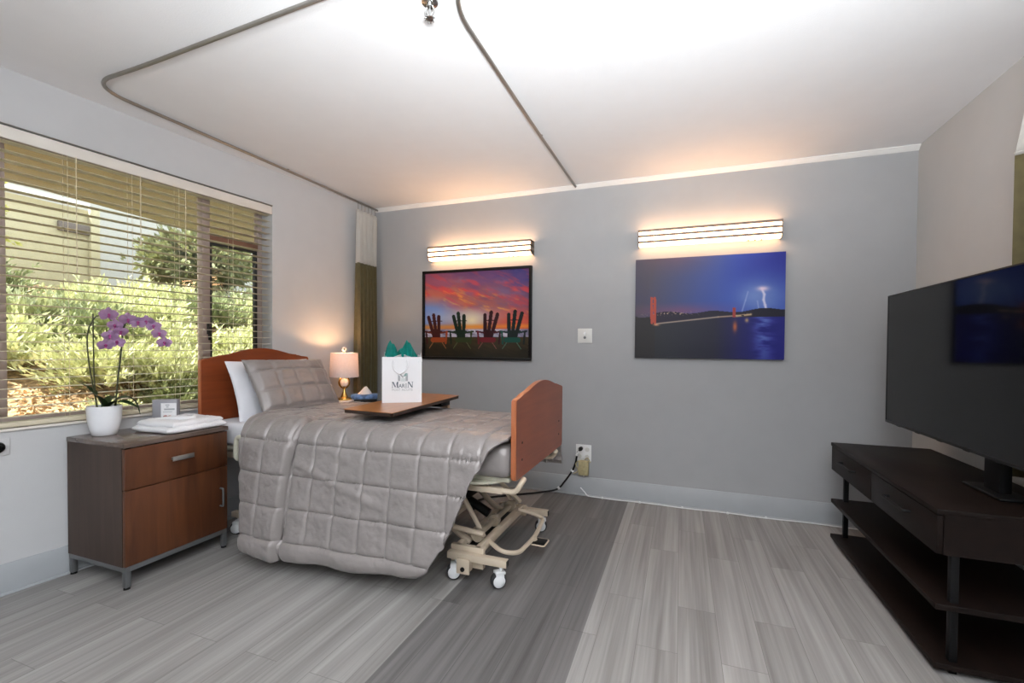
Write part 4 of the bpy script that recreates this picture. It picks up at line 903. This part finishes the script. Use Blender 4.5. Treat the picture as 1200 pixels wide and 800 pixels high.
B0 = Vector((-1.713, 2.330, TZ+.0005)); bd = Vector((.829, .559, 0)).normalized(); bn = Vector((bd.y, -bd.x, 0)); BW, BD, BH = .238, .088, .282
bag = thing('gift_bag', 'white paper gift bag with green logo standing on the tray table', 'gift bag', B0+bd*BW/2-bn*BD/2)
def BP(a, d, z): return B0+bd*a-bn*d+Vector((0, 0, z))
Mbag = Matrix(((bd.x, -bn.x, 0, B0.x), (bd.y, -bn.y, 0, B0.y), (0, 0, 1, B0.z), (0, 0, 0, 1)))   # local: x along front, y depth, z up
b_ = bmesh.new()
ring = lambda z, sq: [(0, 0, z), (BW, 0, z), (BW-sq, BD/2, z), (BW, BD, z), (0, BD, z), (sq, BD/2, z)]
R0, R1, R2 = [[b_.verts.new(p) for p in ring(z, q)] for z, q in ((0, 0), (BH*.55, .006), (BH, .014))]
for A, B in ((R0, R1), (R1, R2)):
    for k in range(6): b_.faces.new((A[k], A[(k+1) % 6], B[(k+1) % 6], B[k]))
b_.faces.new(R0); bmesh.ops.transform(b_, matrix=Mbag, verts=b_.verts)
o = finish(b_, 'bag_body', M_bag, bag, smooth=False); md = o.modifiers.new('s', 'SOLIDIFY'); md.thickness = .0012; md.offset = -1
def bagtext(body, size, x, z, m, name, sx=1.0):
    cu = bpy.data.curves.new(name, 'FONT'); cu.body = body; cu.size = size; cu.align_x = 'CENTER'; cu.extrude = .0002; cu.space_character = 1.05; cu.offset = .0003 if size > .03 else 0
    o = bpy.data.objects.new(name, cu); COL.objects.link(o)
    dg = bpy.context.evaluated_depsgraph_get(); me = bpy.data.meshes.new_from_object(o.evaluated_get(dg)); bpy.data.objects.remove(o)
    me.transform(Mbag @ Matrix.Translation((x, -.0010, z)) @ Matrix.Rotation(math.pi/2, 4, 'X') @ Matrix.Diagonal((sx, 1, 1, 1))); return me
# serif-like lettering: thin serif bars are added under and over the strokes
def strokes(polys, x, z, w, h):
    b_ = bmesh.new()
    for p in polys: prism(b_, [(x+a*w, z+c*h) for a, c in p], lambda a, b, d: (a, d, b), -.0018, -.0008)
    bmesh.ops.transform(b_, matrix=Mbag, verts=b_.verts); finish(b_, 'lettering', M_ink, bag, smooth=False)
strokes([[(.10, 0), (.16, 0), (.16, 1), (.10, 1)], [(.10, 1), (.30, 1), (.60, .12), (.50, 0)], [(.50, 0), (.56, .10), (.84, 1), (.78, 1)], [(.76, 0), (.94, 0), (.94, 1), (.76, 1)], [(.02, 0), (.24, 0), (.24, .05), (.02, .05)], [(.68, 0), (1.02, 0), (1.02, .05), (.68, .05)], [(.02, .95), (.14, .95), (.14, 1), (.02, 1)], [(.90, .95), (1.02, .95), (1.02, 1), (.90, 1)]], .056, .093, .042, .036)
strokes([[(.12, 0), (.20, 0), (.20, 1), (.12, 1)], [(.08, 1), (.32, 1), (.94, 0), (.74, 0)], [(.82, .06), (.90, .06), (.90, 1), (.82, 1)], [(.02, 0), (.30, 0), (.30, .05), (.02, .05)], [(.70, .95), (1.02, .95), (1.02, 1), (.70, 1)]], .150, .093, .036, .036)
for ch, sz, x in (('A', .033, .108), ('R', .033, .127), ('I', .033, .143)):
    link(bagtext(ch, sz, x, .093, M_ink, 'letter', .9), 'lettering', M_ink, bag, smooth=False)
b_ = bmesh.new()
for x, w, z in [(.143, .009, .093), (.143, .009, .1165), (.100, .007, .093), (.116, .008, .093)]: box(b_, x-w/2, x+w/2, -.0018, -.0010, z-.0006, z+.0008)
bmesh.ops.transform(b_, matrix=Mbag, verts=b_.verts); finish(b_, 'letter_serifs', M_ink, bag, smooth=False)
link(bagtext('POST ACUTE', .019, .121, .073, M_inkl, 'letter', 1.08), 'small_lettering', M_inkl, bag, smooth=False)
b_ = bmesh.new(); b2 = bmesh.new()
mp = lambda a, b, d: (a, d, b)
x0_, z0_ = .094, .134
for poly in ([(0, 0), (.014, 0), (.014, .030), (0, .040)], [(.046, 0), (.060, 0), (.060, .040), (.046, .030)]): prism(b_, [(x0_+a, z0_+b) for a, b in poly], mp, -.0018, -.0008)
for poly in ([(.002, .048), (.014, .048), (.034, .026), (.030, .018)], ): prism(b_, [(x0_+a, z0_+b) for a, b in poly], mp, -.0018, -.0008)
for poly in ([(.046, .048), (.058, .048), (.036, .026), (.033, .032)], [(.046, .030), (.060, .042), (.060, .046), (.040, .032)]): prism(b2, [(x0_+a, z0_+b) for a, b in poly], mp, -.0018, -.0008)
for k in range(3): box(b2, x0_+.018, x0_+.044, -.0016, -.0009, z0_+k*.006, z0_+k*.006+.0015)
for q, m in ((b_, M_inkl), (b2, M_inkg)):
    bmesh.ops.transform(q, matrix=Mbag, verts=q.verts); finish(q, 'logo', m, bag, smooth=False)
b_ = bmesh.new(); P = [Mbag @ Vector(p) for p in smoothpath([(.068, -.003, .262), (.064, -.007, .225), (.078, -.009, .196), (.105, -.010, .180), (.135, -.009, .196), (.152, -.007, .230), (.150, -.003, .262)], 8)]
tube(b_, P, .0048, 8); finish(b_, 'ribbon_handle', M_bag, bag)
def tissue_sheet(c0, w, hgt, peak, seed, m, lean, name='tissue_paper'):
    nu, nv = 26, 18; P = np.zeros((nu, nv, 3)); u = np.linspace(-1, 1, nu); v = np.linspace(0, 1, nv); U, V = np.meshgrid(u, v, indexing='ij')
    top = (1-np.abs(U)**8)*(.46+.50*np.clip(1-np.abs(U-peak)/.75, 0, 1)+.16*(vnoise(U*5+seed*3, U*0, seed)-.5)); z = hgt*V*top+.0
    x = U*w/2*(1-.12*V); y = .012*np.sin(U*9+seed)*(.4+V)+.020*(fbm(U*3+seed, V*3, 3, seed)-.5)+lean*V
    P = np.stack([c0[0]+x, c0[1]+y, c0[2]+z], -1); v_ = np.array([(Mbag @ Vector(q))[:] for q in P.reshape(-1, 3)]).reshape(P.shape)
    o = link(grid_mesh(name, v_), name, m, bag, smooth=True, angle=25)
for c0, w, hg, pk, sd_, le in [((.070, .035, BH-.035), .140, .148, -.35, 1, -.01), ((.155, .030, BH-.035), .145, .150, -.1, 2, -.008), ((.10, .060, BH-.03), .17, .085, .2, 3, .012), ((.16, .058, BH-.03), .10, .120, .1, 5, .01)]:
    tissue_sheet(c0, w, hg, pk, sd_, M_teal, le)
for c0, w, hg, pk, sd_, le in [((.225, .035, BH-.03), .035, .088, .9, 6, -.005), ((.018, .03, BH-.03), .03, .062, -.2, 7, 0), ((.12, .018, BH-.02), .20, .040, 0, 8, -.004)]:
    tissue_sheet(c0, w, hg, pk, sd_, M_tissue, le)

# ------------------------------------------------------------------ television and stand
SY0, SY1, SXF, SXB, SZT = 2.060, 3.286, .870, 1.352, .600
st = thing('tv_stand', 'dark brown open shelf television stand with two drawers and black legs', 'tv stand', ((SXF+SXB)/2, (SY0+SY1)/2, 0))
finish(bx(SXF-.004, SXB, SY0-.004, SY1+.004, SZT-.020, SZT, bev=.002), 'top_panel', M_esp, st)
ZC = .435
bm = bmesh.new(); box(bm, SXF+.02, SXB-.002, SY0, SY0+.018, ZC, SZT-.02); box(bm, SXF+.02, SXB-.002, SY1-.018, SY1, ZC, SZT-.02); box(bm, SXF+.02, SXB-.002, SY0+.018, SY1-.018, ZC, ZC+.016); box(bm, SXB-.012, SXB-.002, SY0+.018, SY1-.018, ZC+.016, SZT-.02); box(bm, SXF+.02, SXB-.012, 2.662, 2.678, ZC+.016, SZT-.02)
finish(bm, 'drawer_case', M_esp, st)
for y0, y1 in ((SY0+.002, 2.666), (2.674, SY1-.002)):
    d = finish(bx(SXF, SXF+.019, y0, y1, ZC+.002, SZT-.024, bev=.0015), 'drawer', M_esp, st)
    yc = (y0+y1)/2; handle(d, (SXF, yc-.10, .522), (SXF, yc+.10, .522), (-.026, 0, 0), M_blackm, .006)
for z in (.235, .020):
    finish(bx(SXF, SXB-.004, SY0, SY1, z, z+.022, bev=.002), 'shelf', M_esp, st)
for x in (SXF+.052, SXB-.058):
    for y in (SY0+.022, SY1-.055):
        finish(bx(x, x+.024, y, y+.024, 0, ZC, bev=.001), 'leg', M_blackm, st)
tv = thing('television', 'large black flat screen television standing on the dark stand', 'television', (1.18, 2.57, SZT))
TY0, TY1, TZ0, TZ1, TX = 1.945, 3.190, .757, 1.475, 1.100
bm = bmesh.new(); box(bm, TX+.006, TX+.036, TY0, TY1, TZ0, TZ1, bev=.004); box(bm, TX+.036, TX+.066, TY0+.18, TY1-.18, TZ0+.03, TZ0+.42, bev=.012); finish(bm, 'housing', M_black, tv)
bm = bmesh.new(); bw = .007
for a in [(TY0, TY1, TZ0, TZ0+.012), (TY0, TY1, TZ1-bw, TZ1), (TY0, TY0+bw, TZ0+.012, TZ1-bw), (TY1-bw, TY1, TZ0+.012, TZ1-bw)]: box(bm, TX, TX+.008, *a, bev=.001)
finish(bm, 'bezel', M_black, tv)
finish(bx(TX+.002, TX+.0058, TY0+bw, TY1-bw, TZ0+.012, TZ1-bw), 'screen', M_screen, tv, smooth=False)
bm = bmesh.new()
for k in range(6): y = TY1-.12-k*.21; box(bm, TX+.008, TX+.03, y-.04, y, TZ0-.006, TZ0, bev=.002)
finish(bm, 'speaker_grille', M_black, tv)
bm = bmesh.new(); box(bm, 1.166, 1.205, 2.315, 2.415, SZT+.012, TZ0+.10, bev=.004); box(bm, 1.13, 1.24, 2.24, 2.49, SZT+.001, SZT+.013, bev=.005); finish(bm, 'pedestal', M_blackm, tv)

# ------------------------------------------------------------------ outdoors
bm = bmesh.new(); prism(bm, [(-3.28, -2.0), (-4.60, -2.0), (-4.60, 1.8), (-4.86, 4.1), (-5.2, 7.5), (-3.0, 7.5), (-2.98, 3.4)][::-1], lambda a, b, d: (a, b, d), 2.35, 2.55); struct(finish(bm, 'trim_4', M_soffit, smooth=False))
def gz(x, y): return .34+.40*np.clip(-x-3.9, 0, 4.2)+.05*np.sin(x*1.7+y*1.3)+.04*np.sin(y*2.9)
nx, ny = 70, 110; gx = np.linspace(-3.4, -14, nx); gy = np.linspace(-1, 16, ny); GX, GY = np.meshgrid(gx, gy, indexing='ij'); GZ = gz(GX, GY)+.05*(fbm(GX*5, GY*5, 3, 4)-.5)
struct(link(grid_mesh('ground', np.stack([GX, GY, GZ], -1)), 'floor_outdoors', M_mulch, None, angle=80))
# bark chips (uncountable)
def scatter_quads(name, C, size, m, seed, asp=.4, flat=.5):
    r = np.random.default_rng(seed); n = len(C); a = r.normal(size=(n, 3)); a[:, 2] *= flat; a /= np.linalg.norm(a, axis=1, keepdims=True); b = r.normal(size=(n, 3)); b[:, 2] *= flat; b -= a*(a*b).sum(1, keepdims=True); b /= np.linalg.norm(b, axis=1, keepdims=True)
    s = size*(.5+r.random((n, 1))); q = np.stack([C-a*s, C+b*s*asp, C+a*s, C-b*s*asp], 1).reshape(-1, 3); me = bpy.data.meshes.new(name); F = np.arange(4*n).reshape(-1, 4); me.from_pydata(q.tolist(), [], F.tolist()); return me
cx = RNG.uniform(-5.0, -3.5, 9000); cy = RNG.uniform(.6, 6.5, 9000)
o = link(scatter_quads('bark_mulch', np.stack([cx, cy, gz(cx, cy)+.015+.02*RNG.random(9000)], 1), .022, M_chip, 3), 'bark_mulch', M_chip, smooth=False); o['kind'] = 'stuff'; tag(o, 'loose brown bark chips and dry leaves scattered on the bank outside the window', 'mulch')
def foliage(nst, nlf, rx, rz, lsize, seed, asp=.32, upb=.55, sprig=True):
    r = np.random.default_rng(seed); C = []; A = []
    for k in range(nst):
        az = r.uniform(0, math.tau); el = math.asin(r.uniform(.05, 1)**upb); d = np.array([math.cos(az)*math.cos(el), math.sin(az)*math.cos(el), math.sin(el)])
        L = r.uniform(.62, 1.05); bend = r.normal(size=3)*.15; t = r.uniform(.35, 1, nlf)[:, None]
        p = d*t*L+bend*t*t; p = p*np.array([rx, rx, rz]); C.append(p+r.normal(size=(nlf, 3))*.014); A.append(np.tile(d+np.array([0, 0, .35]), (nlf, 1))+r.normal(size=(nlf, 3))*.45)
    C = np.concatenate(C); A = np.concatenate(A); A /= np.linalg.norm(A, axis=1, keepdims=True); B = np.cross(A, r.normal(size=A.shape)); B /= np.linalg.norm(B, axis=1, keepdims=True)
    s = lsize*(.6+.8*r.random((len(C), 1))); q = np.stack([C, C+A*s*.5+B*s*asp*.5, C+A*s, C+A*s*.5-B*s*asp*.5], 1).reshape(-1, 3)
    me = bpy.data.meshes.new('foliage'); me.from_pydata(q.tolist(), [], np.arange(len(q)).reshape(-1, 4).tolist()); return me
def stems_mesh(n, rx, rz, seed):
    r = random.Random(seed); b_ = bmesh.new()
    for k in range(n):
        a = r.uniform(0, math.tau); q = r.uniform(.2, .7); tube(b_, [(0, 0, -.05), (rx*q*.5*math.cos(a), rx*q*.5*math.sin(a), rz*.4), (rx*q*math.cos(a), rx*q*math.sin(a), rz*.75)], [.010, .007, .003], 5)
    me = bpy.data.meshes.new('stems'); b_.to_mesh(me); b_.free(); return me
protos = []
for k, (m, sd_) in enumerate(((M_l1, 1), (M_l1, 2), (M_l2, 3))):
    t = thing('bank_shrub', '', 'shrub', (0, 0, -50)); link(foliage(150, 30, .54, .50, .080, sd_, .26), 'foliage', m, t, smooth=False, local=True); link(stems_mesh(14, .42, .40, sd_), 'stems', M_bark, t, smooth=False, local=True); protos.append(t)
rows = [('edge', -4.25, [2.15, 2.75, 3.3], 'small shrub low on the bank just outside the window beside the bed'),
        ('front', -4.75, [1.05, 2.55, 3.15, 3.8, 4.5, 5.2], 'low sunlit shrub in the front row on the bank nearest the window'),
        ('mid', -5.55, [1.5, 2.15, 2.85, 3.5, 4.15, 4.85, 5.5], 'pale leafy shrub in the middle row on the bank outside the window'),
        ('back', -6.3, [1.8, 2.5, 3.2, 3.9, 4.6, 5.3, 6.0, 6.7], 'sunlit shrub in the third row up the bank outside the window'),
        ('top', -7.05, [2.0, 2.7, 3.45, 4.15, 4.85, 5.6, 6.35, 7.1, 7.9], 'leafy shrub along the top of the bank against the neighbouring building')]
used = set()
for ri, (nm, x, ys, lab) in enumerate(rows):
    for i, y in enumerate(ys):
        k = (0, 1, 2, 0, 1, 0, 2, 1, 0)[(i*2+ri) % 9]; rr = random.Random(ri*50+i); px, py = x+rr.uniform(-.14, .14), y+rr.uniform(-.12, .12); loc = (px, py, float(gz(px, py))-.02)
        g = {'edge': 'small bank shrubs by the window', 'front': 'front row of bank shrubs', 'mid': 'middle row of bank shrubs', 'back': 'third row of bank shrubs', 'top': 'top row of bank shrubs'}[nm]
        lb = lab if k < 2 else lab.replace('small shrub low', 'small darker green shrub low').replace('low sunlit shrub', 'low darker green shrub').replace('pale leafy shrub', 'darker green shrub').replace('sunlit shrub in the third', 'darker green shrub in the third').replace('leafy shrub along', 'darker green shrub along'); g = g if k < 2 else g.replace('bank shrubs', 'darker bank shrubs')
        if k not in used: t = protos[k]; used.add(k); t.location = loc; t['label'] = lb; t['group'] = g; t.rotation_euler = (0, 0, rr.uniform(0, 6))
        else: t = dup(protos[k], loc, rr.uniform(0, 6), lb, g)
        s = rr.uniform(.82, 1.08)*(.62 if nm == 'edge' else 1); t.scale = (s, s, s*rr.uniform(.85, 1.05))
def tree(name, label, x, y, h, rx, rz, m, sd_, n, lf, ls, asp=.5):
    z0 = float(gz(x, y)); t = thing(name, label, 'tree', (x, y, z0))
    f = link(foliage(n, lf, rx, rz, ls, sd_, asp, 1.0), 'foliage', m, t, smooth=False, local=True); f.location = (0, 0, h)
    f2 = foliage(n//2, lf, rx, rz*.55, ls, sd_+9, asp, 1.0); f2.transform(Matrix.Diagonal((1, 1, -1, 1))); f2 = link(f2, 'lower_foliage', m, t, smooth=False, local=True); f2.location = (0, 0, h)
    b_ = bmesh.new(); r = random.Random(sd_); tube(b_, [(0, 0, -.1), (.03, .02, h*.5), (0, 0, h)], [.05, .04, .03], 8)
    for k in range(10):
        a = r.uniform(0, 6.28); tube(b_, [(0, 0, h*r.uniform(.5, .95)), (rx*.6*math.cos(a), rx*.6*math.sin(a), h+rz*r.uniform(-.2, .6))], [.018, .006], 5)
    finish(b_, 'trunk', M_bark, t, local=True)
tree('round_tree', 'rounded dark green tree against the white building outside the window', -7.65, 5.42, .60, .80, .58, M_l3, 21, 900, 26, .085)
tree('yellow_green_tree', 'tall yellow green tree at the left edge of the window view', -6.9, 2.22, .95, .46, .95, M_l4, 33, 420, 26, .07)
nb = thing('neighbouring_building', 'tan and white stucco building standing above the planted bank outside', 'building', (-9.5, 6, 1.5))
finish(bx(-9.2, -8.75, -2.0, 4.48, 1.0, 3.25), 'tan_wall', M_stucco, nb, smooth=False)
finish(bx(-8.74, -8.66, 4.40, 4.52, 1.0, 3.30, bev=.01), 'corner_post', M_stucco, nb)
finish(bx(-8.74, -8.60, -2.0, 4.36, 3.27, 3.33, bev=.01), 'roof_gutter', M_gutter, nb)
finish(bx(-11.5, -10.4, 3.6, 16.0, 1.0, 6.0), 'white_wall', M_whites, nb, smooth=False)
vt = finish(bx(-8.74, -8.68, 4.02, 4.40, 2.86, 3.00, bev=.008), 'wall_vent', M_vent, nb)
